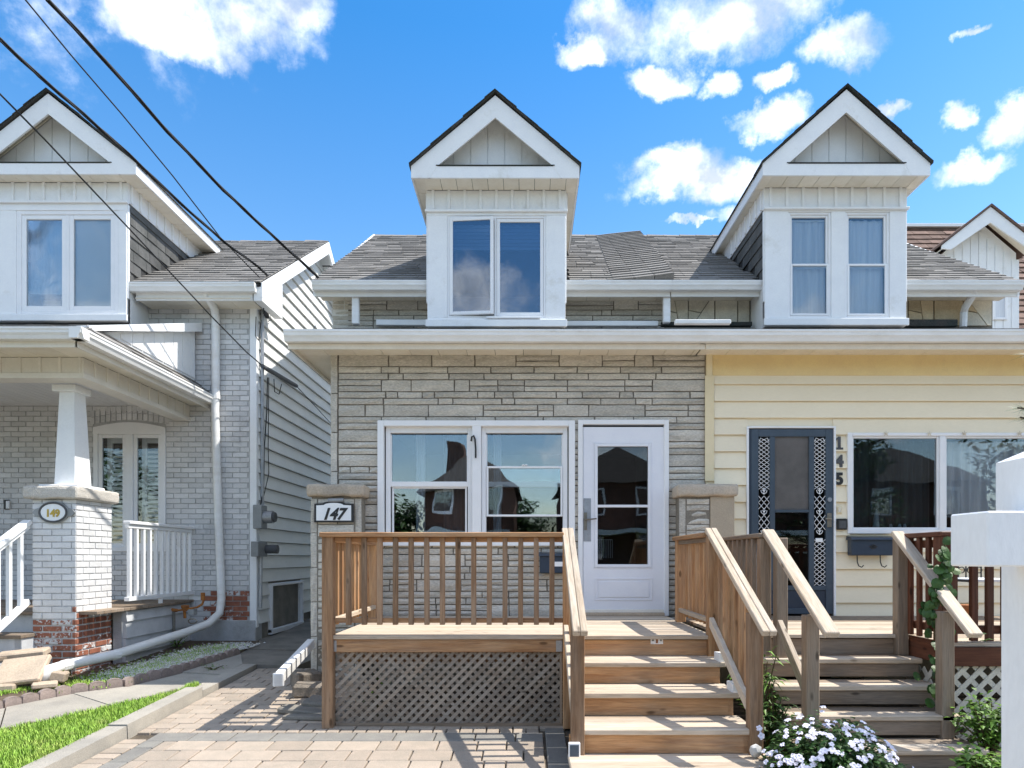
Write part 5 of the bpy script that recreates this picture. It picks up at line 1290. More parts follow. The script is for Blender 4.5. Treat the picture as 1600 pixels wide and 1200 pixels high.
def window149():
    a, b, z0, z1 = wn; y = Y9-.01
    W = obj('window', MB().box(a, a+.06, y, y+.09, z0, z1, .004).box(b-.06, b, y, y+.09, z0, z1, .004).box(a+.06, b-.06, y, y+.09, z0, z0+.06, .004), 'white_shiny', H149)
    n = 12; pts = [(a, z1-.09), (b, z1-.09)]+[(b-(b-a)*i/n, z1+.07*math.sin(math.pi*i/n)) for i in range(n+1)]
    obj('window_head', MB().poly([(p, y-.004, q) for p, q in pts], (0, .08, 0)), 'white_shiny', W)
    xm = X(202, Y9); obj('mullion', MB().box(xm-.05, xm+.05, y+.002, y+.08, z0+.06, z1-.09, .004), 'white_shiny', W)
    for p, q in ((a+.06, xm-.05), (xm+.05, b-.06)):
        obj('sash', MB().frame(p, q, z0+.06, z1-.09, y+.02, y+.05, .05), 'white_shiny', W); pane(W, p+.05, q-.05, z0+.11, z1-.14, y+.035, 'glass_clear')
        z = z0+.12; xs0, xs1 = p+.12, q-.02
        while z < z1-.26:
            piece('shutter_louvre', xs0, xs1, y+.12, y+.17, z, z+.012, 'white', W, c=.002, rot=(R(42), 0, 0)); z += .062
        obj('shutter_frame', MB().frame(p+.05, q+.04, z0+.07, z1-.12, y+.13, y+.16, .07), 'white', W)
    room(H149, a, b, z0, z1, Y9+.2, Y9+1.2)
window149()
def railing149():
    T = thing('white_railing', 'white porch railing between the brick pillar and the brick wall', 'railing', (-4.55, 8.3, .8))
    x = -4.55; y0, y1 = 7.62, 9.06
    obj('handrail', MB().box(x-.045, x+.045, y0, y1+.03, 1.745, 1.785, .008).box(x-.025, x+.025, y0, y1, 1.70, 1.744, .004), 'white', T)
    piece('bottom_rail', x-.03, x+.03, y0, y1+.04, .87, .915, 'white', T)
    n = 11
    for k in range(n): y = y0+.05+(y1-y0-.07)*k/(n-1); piece('baluster', x-.02, x+.02, y-.02, y+.02, .916, 1.70, 'white', T)
    piece('foot', x-.02, x+.02, 8.3, 8.34, .80, .87, 'white', T)
    # stair railing going forward
    S = thing('white_stair_railing', 'white sloping stair railing left of the brick pillar', 'railing', (-5.21, 6.6, .3)); xs = -5.21
    p, q = Vector((xs, 7.0, 1.74)), Vector((xs, 5.7, .93)); beam('handrail', p, q, .09, .045, 'white', S); dz = Vector((0, 0, -.045)); beam('rail_board', p+dz, q+dz, .05, .05, 'white', S)
    d2 = Vector((0, 0, -.83)); beam('bottom_rail', p+d2, q+d2, .05, .06, 'white', S)
    for k in range(9):
        t = .08+.115*k; c = p.lerp(q, t); 
        if t < 1: piece('baluster', xs-.02, xs+.02, c.y-.02, c.y+.02, c.z-.80, c.z-.06, 'white', S)
    # porch floor, steps and panelling
    P = thing_part('porch_floor', (-6, 8, .75), H149)
    y = 7.05
    while y < Y9: piece('floor_board', -8.4, -4.52, y, min(y+.115, Y9-.04), .765, .80, 'greywood_x', P, c=.004); y += .12
    for k, (za, zb) in enumerate(((.64, .755), (.45, .636), (.26, .446), (.06, .256))):
        mb = MB().hexa([(-4.6, 7.62, za), (-4.555+.01, 7.62, za), (-4.555+.01, Y9-.03, za), (-4.6, Y9-.03, za), (-4.6, 7.62, zb), (-4.565, 7.62, zb), (-4.565, Y9-.03, zb), (-4.6, Y9-.03, zb)]); obj('skirting_board', mb, 'panel', P)
    obj('skirting_back', MB().box(-4.7, -4.6, 7.61, Y9-.03, 0, .76), 'foundation', P)
    obj('front_skirting', MB().box(-8.4, -5.17, 7.1, 7.2, 0, .76), 'panel', P)
    for i in range(3):
        z = .58-.19*i; y = 7.1-.3*(i+1); piece('tread', -6.6, -5.13, y, y+.31, z-.035, z, 'greywood_x', P); piece('step_side', -5.22, -5.145, y+.03, 7.1, z-.19, z-.036, 'panel', P); piece('riser', -6.58, -5.15, y+.03, y+.05, z-.2, z-.037, 'panel', P)
railing149()
def dark_fixture():
    a = obj('door_intercom', MB().box(X(8, Y9), X(15.5, Y9), Y9-.03, Y9-.004, Z(796, Y9), Z(781, Y9), .004), 'black', label='small black and white doorbell panel on the grey brick wall', cat='doorbell')
    obj('button_face', MB().box(X(12, Y9), X(16.5, Y9), Y9-.033, Y9-.004, Z(795, Y9), Z(783, Y9), .002), 'white', a)
    obj('letter_slot', MB().box(-5.205, -5.17, 7.06, 7.16, Z(795, 7.06), Z(778, 7.06), .004), 'black', H149)
dark_fixture()
def downspout149():
    P = [(-4.36, 8.72, 4.80), (-4.36, 8.74, 4.70), (-4.34, 8.80, 4.60), (-4.245, 8.97, 4.42), (-4.225, 9.02, 4.30), (-4.225, 9.02, 3.52), (-4.20, 9.0, 3.45), (-4.24, 9.0, 3.2), (-4.13, 9.0, .78), (-4.12, 8.96, .66), (-4.20, 8.84, .56), (-4.37, 8.6, .50), (-4.9, 6.92, .28), (-4.98, 6.72, .24), (-5.0, 6.62, .12)]
    # replace by traced positions
    tr = [(322, 452, 8.75), (323, 462, 8.76), (335, 482, 8.98), (337, 495, 9.02), (337, 610, 9.02), (336, 640, 9.02), (341, 800, 9.02), (346, 935, 9.0), (343, 958, 8.96), (325, 975, 8.8), (290, 988, 8.45), (180, 1023, 7.25), (100, 1040, 6.62), (78, 1046, 6.5), (64, 1066, 6.45)]
    T = thing('downpipe_long', 'long white downpipe running down the brick wall and out across the bed', 'downpipe', (-4.2, 9, .2))
    o = obj('pipe', MB().tube([(X(a, d), d, Z(b, d)) for a, b, d in tr], .052, 10), 'gutter', T, smooth=True)
    for a, b, d in ((180, 1023, 7.25), (103, 1039.5, 6.64), (337, 620, 9.02)): 
        q = Vector((X(a, d), d, Z(b, d))); 
        obj('pipe_joint', MB().tube([q+Vector((-.015, -.035, -.004)), q+Vector((.015, .035, .004))] if b > 900 else [q-Vector((0, 0, .03)), q+Vector((0, 0, .03))], .057, 10), 'gutter', T)
downspout149()
def gas():
    d = 8.6; T = thing('gas_pipes', 'rusty orange pipes and valve beside the white downpipe', 'pipes', (X(300, d), d, .3)); q = lambda a, b, dd=d: (X(a, dd), dd, Z(b, dd))
    obj('pipe', MB().tube([q(263, 952), q(277, 954)], .022, 8).tube([q(277, 954), q(296, 951), q(308, 949), q(316, 944), q(318, 938), q(317, 927)], .014, 8).tube([q(317, 938), q(317, 926)], .026, 8).tube([q(288, 950), q(289, 966)], .018, 8), 'rust', T)
    obj('regulator', MB().tube([q(289, 952, d-.03), q(289, 949, d+.05)], .035, 10).tube([q(284, 948), q(295, 948)], .022, 8), 'rust', T)
    obj('meter_box', MB().box(X(296, d), X(305, d), d-.04, d+.06, Z(961, d), Z(952, d), .006), 'grey_plastic', T)
    obj('post', MB().tube([q(271.5, 956), q(272, 1002)], .018, 8), 'concrete_dark', T)
    obj('cable_coil', MB().tube([(X(304, d)+.055*math.cos(i*.7), d-.05, Z(970, d)+.03*math.sin(i*.7)) for i in range(20)], .008, 5), 'brass', T)
gas()
def services149():
    x = XC+.05
    T = thing('service_conduit', 'grey service conduit with round electric meter on the white siding', 'conduit', (x, 9.3, .5)); q = lambda px, py, dx=0: (x+dx, (x+dx)*F/(px-VX), ZC+(VY-py)*((x+dx)*F/(px-VX))/F)
    obj('conduit', MB().tube([q(410, 487), q(410, 790)], .022, 8).tube([q(408, 870), q(407, 950)], .022, 8), 'metal', T)
    obj('weatherhead', MB().tube([q(410, 492), q(412, 488), q(416, 490), q(418, 496)], .03, 8), 'grey_dark', T)
    c = Vector(q(404, 808)); obj('meter_base', MB().box(x-.04, x+.08, c.y-.1, c.y+.1, c.z-.16, c.z+.16, .01), 'grey_plastic', T)
    obj('meter_dial', MB().tube([(x+.08, c.y, c.z), (x+.2, c.y, c.z)], .085, 16), 'metal', T); obj('meter_glass', MB().tube([(x+.2, c.y, c.z), (x+.23, c.y, c.z)], .065, 16), 'grey_dark', T)
    c = Vector(q(402, 858)); obj('junction_box', MB().box(x-.04, x+.06, c.y-.12, c.y+.2, c.z-.1, c.z+.1, .008), 'grey_plastic', T); obj('junction_dial', MB().tube([(x+.06, c.y+.15, c.z), (x+.22, c.y+.15, c.z)], .06, 12), 'grey_dark', T)
    w = MB()
    w.tube([q(414, 492), q(420, 480), q(424, 500), q(419, 502)], .006, 5); w.tube([q(418, 590), q(417, 640), q(413, 700), q(412, 760), q(407, 790), q(404, 800)], .008, 5); w.tube([q(420, 590), q(419, 700), q(420, 740), q(411, 780)], .006, 5)
    w.tube([q(400, 495), q(399, 525), q(404, 532), q(408, 500)], .006, 5); w.tube([q(428, 592), q(429, 612), q(436, 616), q(440, 600)], .006, 5); obj('loose_cable', w, 'rubber', T)
services149()

# ------------------------------------------------------------------ brown house beyond on the right
def brown_house():
    d = 12.0; H = thing('brown_roofed_house', 'white house with brown shingle roof and small dormer at the far right', 'house', (9, 12, G(12)))
    obj('wall', MB().box(7.0, 13, 12.6, 18, 0, 5.6), 'white', H)
    x0, x1 = 6.7, 13.3; ed, ez, rd = 12.4, 5.55, 15.2; sl = .8; rz = Z(357, rd); sl = (rz-ez)/(rd-ed)
    Rf = obj('roof', MB().hexa([(x0, ed, ez-.05), (x1, ed, ez-.05), (x1, rd, rz-.05), (x0, rd, rz-.05), (x0, ed, ez), (x1, ed, ez), (x1, rd, rz), (x0, rd, rz)]).hexa([(x0, rd, rz-.05), (x1, rd, rz-.05), (x1, 18, ez-.05), (x0, 18, ez-.05), (x0, rd, rz), (x1, rd, rz), (x1, 18, ez), (x0, 18, ez)]), 'shingle_brown', H)
    shingles(Rf, (0, ed, ez), (1, 0, 0), (0, rd-ed, rz-ez), x0, 10.5, math.hypot(rd-ed, rz-ez), expo=.22, tab=.33, th=.03, mat='shingle_brown', limit=200)
    piece('ridge_board', x0, x1, rd-.1, rd+.1, rz+.0, rz+.07, 'white', H)
    # dormer
    cx = X(1548, d); ap = Z(323, d); hl = X(1548, d)-X(1472, d); zl = Z(388, d); Dm = obj('dormer', MB().poly([(cx-hl+.2, d+.3, 4.2), (cx+hl-.2, d+.3, 4.2), (cx+hl-.2, d+.3, zl+.05), (cx, d+.3, ap-.12), (cx-hl+.2, d+.3, zl+.05)], (0, 2, 0)), 'white', H)
    for s in (-1, 1):
        mb = MB().poly([(cx+s*hl, d, zl), (cx+s*hl, d, zl+.06), (cx, d, ap), (cx, d, ap-.28), (cx+s*(hl-.16), d, zl-.02)], (0, .03, 0)); obj('rake_board', mb, 'white', Dm)
        obj('roof_slope', MB().add([(cx+s*(hl+.03), d-.03, zl+.05), (cx, d-.03, ap+.01), (cx, d+2.5, ap+.01), (cx+s*(hl+.03), d+2.5, zl+.05), (cx+s*(hl+.03), d-.03, zl+.09), (cx, d-.03, ap+.05), (cx, d+2.5, ap+.05), (cx+s*(hl+.03), d+2.5, zl+.09)], BOXF), 'shingle_brown', Dm)
        obj('soffit_panel', MB().hexa([(cx+s*(hl-.03), d+.03, zl+.0), (cx, d+.03, ap-.05), (cx, d+.3, ap-.05), (cx+s*(hl-.03), d+.3, zl), (cx+s*(hl-.03), d+.03, zl+.02), (cx, d+.03, ap-.03), (cx, d+.3, ap-.03), (cx+s*(hl-.03), d+.3, zl+.02)]), 'soffit', Dm)
    x = cx-hl+.25
    while x < cx+hl-.25: piece('wall_board', x, x+.135, d+.285, d+.299, 4.3, min(ap-.2-abs(x+.07-cx)*(ap-zl)/hl, ap)-.06, 'white', Dm, c=.003); x += .15
    obj('window', MB().frame(X(1551, d+.28), X(1573, d+.28), Z(500, d+.28), Z(462, d+.28), d+.25, d+.284, .04), 'white_shiny', H)
    piece('pane', X(1554, d+.28), X(1570, d+.28), d+.27, d+.276, Z(497, d+.28), Z(465, d+.28), 'curtain', H, c=0)
brown_house()

# ================================================================== WOODEN PORCH OF 147
DZ = .74
def porch147():
    T = thing('wooden_porch', 'cedar deck with lattice skirt and five steps before the white door', 'porch', (0, 5.4, 0))
    x0, x1, yf = -1.62, 1.49, 5.39
    y = YW-.03; k = 0
    while y > yf+.08: piece('deck_board', x0+.04, x1-.005, y-.135, y, DZ-.03, DZ, 'pale_x', T); y -= .139; k += 1
    piece('deck_board', x0-.0, x1+.02, yf-.02, y, DZ-.03, DZ, 'pale_x', T)
    yb = yf+.035
    piece('rim_joist', x0+.05, .275, yf, yf+.034, DZ-.135, DZ-.032, 'wood_x', T)
    for a in (x0+.035, .225): piece('joist_hanger', a, a+.05, yf-.004, yf-.0005, DZ-.13, DZ-.04, 'metal', T)
    piece('beam', x0+.05, x1-.05, yb+.12, yb+.17, DZ-.25, DZ-.033, 'wood_x', T)
    piece('beam', x0+.05, x0+.09, yb+.2, YW-.05, DZ-.18, DZ-.033, 'wood_y', T)
    # lattice skirt: strips both ways, cut to the opening
    lx0, lx1, lz0, lz1 = x0+.07, .275, .02, DZ-.137; ly = yf+.03
    def strip(c, s, yy, name='lattice_slat', w=.018, mat='lattice', bx=(lx0, lx1, lz0, lz1), par=None):
        X0, X1, Z0, Z1 = bx; pts = []
        # line z = Z0 + s*(x-c)
        xa, xb = (c, c+s*(Z1-Z0)); lo, hi = min(xa, xb), max(xa, xb); a, b = max(lo, X0), min(hi, X1)
        if b-a < .02: return
        hw = w*.7071
        def zz(x): return Z0+s*(x-c)
        p, q = (a, zz(a)), (b, zz(b)); dx, dz = .7071, .7071*s; nx, nz = -dz*w*.5*1.0, dx*w*.5
        
        mb = MB().poly([(p[0]+nx, yy, p[1]+nz), (p[0]-nx, yy, p[1]-nz), (q[0]-nx, yy, q[1]-nz), (q[0]+nx, yy, q[1]+nz)], (0, .006, 0)); obj(name, mb, mat, par or T)
    global STRIP; STRIP = strip
    P = .0735; c = lx0-(lz1-lz0)
    while c < lx1: strip(c, 1, ly, w=.027); c += P
    c = lx0
    while c < lx1+(lz1-lz0): strip(c, -1, ly+.007, w=.027); c += P
    piece('lattice_frame', lx0-.0, lx1, ly-.008, ly-.001, lz0-.03, lz0+.012, 'greywood_x', T)
    piece('lattice_frame', lx1-.02, lx1, ly-.008, ly-.001, lz0+.013, lz1, 'greywood_z', T)
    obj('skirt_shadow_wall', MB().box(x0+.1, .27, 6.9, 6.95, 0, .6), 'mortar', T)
    # posts
    for (px, py, z0, z1, m) in ((-1.645, 5.355, G(5.3), 1.535, 'brownwood_z'), (.28, 5.36, G(5.3), 1.54, 'wood_z'), (1.44, 5.36, G(5.3), 1.54, 'wood_z'), (.28, 4.36, G(4.3), 1.0, 'brownwood_z'), (1.44, 4.36, G(4.3), 1.0, 'brownwood_z'), (-1.645, 6.9, DZ, 1.535, 'wood_z'), (1.44, 6.5, DZ, 1.535, 'wood_z')):
        piece('post', px, px+.088, py, py+.088, z0, z1, m, T, c=.005)
    # front railing
    Rr = thing_part('railing', (-.65, 5.4, DZ), T); rt = 1.566
    piece('handrail', -1.66, .285, 5.335, 5.475, rt-.038, rt, 'wood_x', Rr, c=.006)
    piece('rail_board', -1.56, .28, 5.415, 5.453, rt-.077, rt-.039, 'wood_x', Rr, c=.004); piece('rail_board', -1.56, .28, 5.415, 5.453, .838, .876, 'wood_x', Rr, c=.004)
    for k in range(14):
        x = X(544.6+24.45*k, 5.39); o = piece('baluster', x-.02, x+.02, 5.376, 5.4145, .825+random.uniform(-.006, .006)*0, rt-.039, 'brownwood_z', Rr, c=.003, rot=(0, R(random.uniform(-.35, .35)), 0))
    # left side railing
    Rl = thing_part('railing', (-1.6, 6.2, DZ), T)
    piece('handrail', -1.67, -1.53, 5.476, 6.99, rt-.038, rt, 'wood_y', Rl, c=.006); piece('rail_board', -1.60, -1.562, 5.45, 6.9, rt-.077, rt-.039, 'wood_y', Rl); piece('rail_board', -1.60, -1.562, 5.45, 6.9, .838, .876, 'pale_y', Rl)
    for k in range(10): y = 5.55+.135*k; piece('baluster', -1.638, -1.601, y-.019, y+.019, .80, rt-.039, 'wood_z', Rl, c=.003)  # orange wood for the lit inner balusters: light put into the colour
    # right side railing
    Rd = thing_part('railing', (1.48, 6, DZ), T)
    piece('handrail', 1.415, 1.545, 5.45, 6.6, rt-.036, rt+.002, 'wood_y', Rd, c=.006); piece('rail_board', 1.455, 1.493, 5.45, 6.5, rt-.075, rt-.037, 'greywood_y', Rd); piece('rail_board', 1.455, 1.493, 5.45, 6.5, .838, .876, 'pale_y', Rd)
    for k in range(7): y = 5.58+.135*k; piece('baluster', 1.494, 1.53, y-.019, y+.019, .80, rt-.037, 'wood_z', Rd, c=.003)  # same orange tone, standing in for light on the inner side
    # stair railings
    for sx, xx in ((0, .322), (1, 1.485)):
        Rs = thing_part('stair_railing', (xx, 4.8, .5), T)
        p, q = Vector((xx, 5.47, 1.59)), Vector((xx, 4.13, .895)); n = (q-p).normalized()
        for o in (-.0235, .0235): beam('handrail', p+Vector((o, 0, 0)), q+Vector((o, 0, 0)), .045, .04, 'pale_y', Rs, c=.005)
        dz = Vector((0, 0, -.045)); a, b = p.lerp(q, .09)+dz, p.lerp(q, .76)+dz; beam('rail_board', a, b, .038, .05, 'wood_y', Rs)
        lo = Vector((xx, 5.4, .868)) if sx else Vector((xx, 5.36, .80)); hi = Vector((xx, 4.46, .38)) if sx else Vector((xx, 4.45, .34)); beam('rail_board', lo+Vector((-.02, 0, 0)), hi+Vector((-.02, 0, 0)), .038, .07, 'pale_y', Rs)
        for k in range(6):
            y = 5.24-.128*k; zt = 1.59-(5.47-y)*.5187-.06; zb = lo.z-(lo.y-y)*(lo.z-hi.z)/(lo.y-hi.y)-.06
            piece('baluster', xx+.0, xx+.037, y-.019, y+.019, zb, zt, 'wood_z', Rs, c=.003)
    # steps
    nos = [5.06, 4.73, 4.37, 4.04]; r = .165
    for k, yn in enumerate(nos):
        z = DZ-r*(k+1); prev = (yf if k == 0 else nos[k-1]); m = 'pale_x'; xl = .31 if k < 3 else .26; xr = 1.49 if k < 3 else 1.62
        d = prev+.035-yn; h = d/2
        piece('tread', xl, xr, yn, yn+h-.004, z-.038, z, m, T, c=.006); piece('tread', xl, xr, yn+h+.002, yn+d, z-.038, z, m, T, c=.006)
        piece('riser', xl+.01, 1.455, prev+.03, prev+.05, z+.001, z+r-.04, 'wood_x', T)
        if k < 3: piece('stringer', xr-.08, xr-.045, yn+.03, yn+d+.1, max(G(yn), z-.3), z-.04, 'wood_y', T)
    piece('riser', .29, 1.6, nos[3]+.03, nos[3]+.05, G(4)-.02, DZ-r*4-.04, 'wood_x', T)
    for k in range(2):
        z = DZ-r*(k+.55)-.045; y = 5.2-.33*k; piece('cleat', 1.445, 1.535, y-.12, y+.02, z-.05, z+.03, 'white', T, rot=(0, 0, 0))
    # tile on the riser, solar light on the post
    cx, cz = X(1027.5, 5.38), Z(1001, 5.38); t = obj('house_tile', MB().box(cx-.05, cx+.05, yf+.018, yf+.029, cz-.032, cz+.032, .002), 'white', label='small white ceramic tile with a brown figure on the top riser', cat='tile')
    obj('tile_figure', disc(MB(), (cx, cz+.012), .009, .009, yf+.015, yf+.018, 12).box(cx-.008, cx+.008, yf+.015, yf+.018, cz-.024, cz+.006, .001), 'clay', t)
    for s in (-1, 1): obj('tile_mark', MB().box(cx+s*.032-.008, cx+s*.032+.008, yf+.015, yf+.018, cz-.008, cz+.02, .001), 'grey_plastic', t)
    cx, d = X(897.5, 4.33), 4.33; s = obj('solar_light', MB().box(cx-.038, cx+.038, d, d+.03, Z(1187, d), Z(1161, d), .004), 'white_shiny', label='small solar light with dark panel on the left stair post', cat='solar light')
    obj('solar_panel', MB().box(cx-.029, cx+.029, d-.003, d, Z(1184, d), Z(1164, d), .001), 'navy', s)
porch147()

# ================================================================== STEPS AND DECK OF 145
def porch145():
    T = thing('weathered_porch', 'weathered grey steps and deck before the navy door', 'porch', (2.6, 5.5, 0))
    x0, x1, yf = 1.86, 3.08, 5.48
    y = YW-.03
    while y > yf+.08: piece('deck_board', 1.6, 6.2, y-.135, y, DZ-.03, DZ, 'greywood_x' if y > 6.6 else 'pale_x', T); y -= .139
    piece('deck_board', x0-.0, x1, yf-.02, y, DZ-.03, DZ, 'pale_x', T)
    nos = [5.24, 5.0, 4.75, 4.48]; r = .165; piece('riser', x0, x1, yf+.01, yf+.03, DZ-r, DZ-.04, 'greywood_x', T)
    for k, yn in enumerate(nos):
        z = DZ-r*(k+1); prev = yf if k == 0 else nos[k-1]; d = prev+.035-yn; xl = x0-.03
        piece('tread', xl, x1, yn, yn+d*.5-.003, z-.038, z, 'pale_x', T, c=.006); piece('tread', xl, x1, yn+d*.5+.003, yn+d, z-.038, z, 'greywood_x', T, c=.006)
        piece('riser', xl+.02, x1-.02, yn+.02, yn+.04, z-r+.022 if k < 3 else G(4.4), z-.04, 'greywood_x', T)
        piece('stringer', xl+.0, xl+.035, yn+.045, prev+.03, max(G(yn), z-.3), z-.04, 'greywood_y', T)
    # posts
    for (px, py, z0, z1) in ((1.86, 5.38, 0, 1.52), (1.955, 5.28, DZ-.3, 1.52), (1.84, 4.44, 0, .98), (2.985, 5.42, DZ-r, 1.52), (2.93, 4.75, DZ-r*4, .98)):
        piece('post', px, px+.088, py, py+.088, z0, z1, 'greywood_z', T, c=.005)
    R1 = thing_part('railing', (1.9, 6, DZ), T)
    piece('handrail', 1.84, 1.96, 5.36, 6.5, 1.522, 1.56, 'greywood_y', R1, c=.008); piece('rail_board', 1.885, 1.92, 5.45, 6.4, 1.48, 1.52, 'greywood_y', R1); piece('rail_board', 1.885, 1.92, 5.45, 6.4, .82, .86, 'greywood_y', R1)
    for k in range(7): y = 5.56+.13*k; piece('baluster', 1.848, 1.884, y-.019, y+.019, .82, 1.52, 'greywood_z', R1)
    for (xa, ya, za, xb, yb2, zb, lowa, lowb) in ((1.925, 5.40, 1.575, 1.84+.035, 4.14, .885, (1.97, 5.27, .84), (1.90, 4.5, .40)), (3.0, 5.47, 1.565, 2.985, 4.48, .84, None, None)):
        Rs = thing_part('stair_railing', (xa, 4.8, .5), T); p, q = Vector((xa, ya, za)), Vector((xb, yb2, zb)); beam('handrail', p, q, .095, .042, 'pale_y' if 1 else 0, Rs, c=.006)
        if lowa: beam('rail_board', Vector(lowa), Vector(lowb), .04, .09, 'pale_y', Rs)
    # stained front extension with its railing
    E = thing_part('stained_deck', (4, 5, DZ), T); fx0, fx1, fy = 3.09, 6.2, 4.93
    y = yf
    while y > fy+.05: piece('deck_board', fx0, fx1, y-.135, y, DZ-.03, DZ, 'pale_x', E); y -= .139
    piece('fascia_board', fx0, fx1, fy-.03, fy+.005, DZ-.17, DZ-.032, 'redwood_x', E); piece('fascia_board', fx0, fx0+.03, fy+.006, yf, DZ-.17, DZ-.001, 'redwood_y', E)
    R2 = thing_part('railing', (4, 5, DZ), T)
    piece('handrail', 3.03, 3.15, 4.93, yf+.02, 1.52, 1.556, 'redwood_y', R2, c=.006); piece('handrail', 3.151, fx1, 4.91, 5.03, 1.52, 1.556, 'redwood_x', R2, c=.006)
    piece('post', 3.04, 3.155, 4.93, 5.045, DZ-.03, 1.519, 'redwood_z', R2)
    piece('rail_board', 3.16, fx1, 4.97, 5.01, 1.44, 1.50, 'redwood_x', R2); piece('rail_board', 3.16, fx1, 4.97, 5.01, .80, .86, 'redwood_x', R2)
    piece('rail_board', 3.08, 3.12, 5.05, yf, 1.44, 1.50, 'redwood_y', R2); piece('rail_board', 3.08, 3.12, 5.05, yf, .80, .86, 'redwood_y', R2)
    for k in range(14): x = X(1521+24.5*k, 4.95); piece('baluster', x-.024, x+.024, 4.93, 4.969, DZ+.01, 1.52, 'redwood_z', R2)
    for y in (5.14, 5.26, 5.38): piece('baluster', 3.05, 3.079, y-.022, y+.022, DZ+.01, 1.52, 'redwood_z', R2)
    # white lattice below
    L = thing_part('lattice_skirt', (4, 5, .3), T); bx = (3.12, 5.4, G(5), DZ-.172); P = .125
    c = bx[0]-.6
    while c < bx[1]: STRIP(c, 1, fy+.01, 'lattice_slat', .036, 'whitelattice', bx, L); c += P
    c = bx[0]
    while c < bx[1]+.6: STRIP(c, -1, fy+.018, 'lattice_slat', .036, 'whitelattice', bx, L); c += P
    # side return lattice, facing the steps
    for s in (1, -1):
        for k in range(3):
            a = 4.98+.16*k; beam('lattice_slat', (3.1+.004*s, a if s > 0 else a+.3, .2), (3.1+.004*s, a+.3 if s > 0 else a, .5), .006, .045, 'whitelattice', L)
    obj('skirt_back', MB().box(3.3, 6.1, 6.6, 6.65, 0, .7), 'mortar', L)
porch145()
def patio_chair():
    T = thing('patio_chair', 'black wrought iron patio chair behind the red brown railing', 'chair', (X(1528, 6), 6.0, DZ)); d = 6.0; cx = X(1532, d)
    f = MB()
    for s in (-1, 1):
        f.tube([(cx+s*.2, d+.2, DZ), (cx+s*.2, d+.2, 1.32)], .010, 6); f.tube([(cx+s*.2, d-.22, DZ), (cx+s*.2, d-.22, 1.16)], .010, 6); f.tube([(cx+s*.2, d+.2, DZ+.42), (cx+s*.2, d-.22, DZ+.42)], .010, 6); f.tube([(cx+s*.2, d+.2, 1.16), (cx+s*.2, d-.24, 1.16)], .012, 6)
    obj('chair_frame', f, 'black', T)
    b = MB(); b.tube([(cx-.2, d+.2, 1.32), (cx, d+.2, 1.34), (cx+.2, d+.2, 1.32)], .01, 6)
    for k in range(5): x = cx-.14+.07*k; b.tube([(x, d+.2, DZ+.44), (x, d+.2, 1.32)], .007, 5)
    for k in range(4): x = cx-.12+.08*k; b.tube([(x+.028*math.cos(a*.7), d+.2, 1.25+.028*math.sin(a*.7)) for a in range(10)], .005, 4)
    obj('backrest', b, 'black', T); obj('seat', MB().box(cx-.2, cx+.2, d-.22, d+.2, DZ+.41, DZ+.44, .01), 'curtain', T)
    p = obj('clay_pot', MB().tube([(X(1508, 5.7), 5.7, DZ+.0), (X(1508, 5.7), 5.7, DZ+.19)], [.06, .085], 14).tube([(X(1508, 5.7), 5.7, DZ+.19), (X(1508, 5.7), 5.7, DZ+.225)], .095, 14), 'clay', label='orange clay pot on the deck behind the red brown railing', cat='pot')
patio_chair()

# ================================================================== STREET THINGS
def sign_post():
    d = 1.25; T = thing('sign_post', 'white wooden sign post with a short arm close to the camera, at the right edge', 'sign post', (X(1612, d), d, G(d)))
    x0 = X(1563, d+.098); w = .098
    obj('post', MB().box(x0, x0+w, d, d+w, G(d)-.1, Z(845, d), .003), 'sign_white', T)
    q = Matrix.Rotation(R(2), 3, 'Z')
    a = MB().box(-.186, .45, -.012, .09, Z(885, d)-Z(845, d), Z(801, d)-Z(845, d), .003); a.v = [tuple(q @ Vector(v)+Vector((x0+.06, d-.03, Z(845, d)))) for v in a.v]; obj('arm', a, 'sign_white', T)
    x1 = X(1556, d+.1); hz = Z(712, d); c = MB(); c.hexa([(x1, d-.0, Z(800, d)), (x1+.108, d-.0, Z(800, d)), (x1+.108, d+.1, Z(800, d)), (x1, d+.1, Z(800, d)), (x1, d, hz), (x1+.108, d, hz), (x1+.108, d+.1, hz), (x1, d+.1, hz)])
    c.add([(x1, d, hz), (x1+.108, d, hz), (x1+.108, d+.1, hz), (x1, d+.1, hz), (x1+.054, d+.05, hz+.03)], [(0, 1, 4), (1, 2, 4), (2, 3, 4), (3, 0, 4)]); obj('finial', c, 'sign_white', T)
    for dy, dz in ((.03, .5), (.07, .46), (.05, .12)): obj('screw', MB().tube([(x0-.001, d+dy, G(d)+dz), (x0+.003, d+dy, G(d)+dz)], .004, 8), 'metal', T)
sign_post()
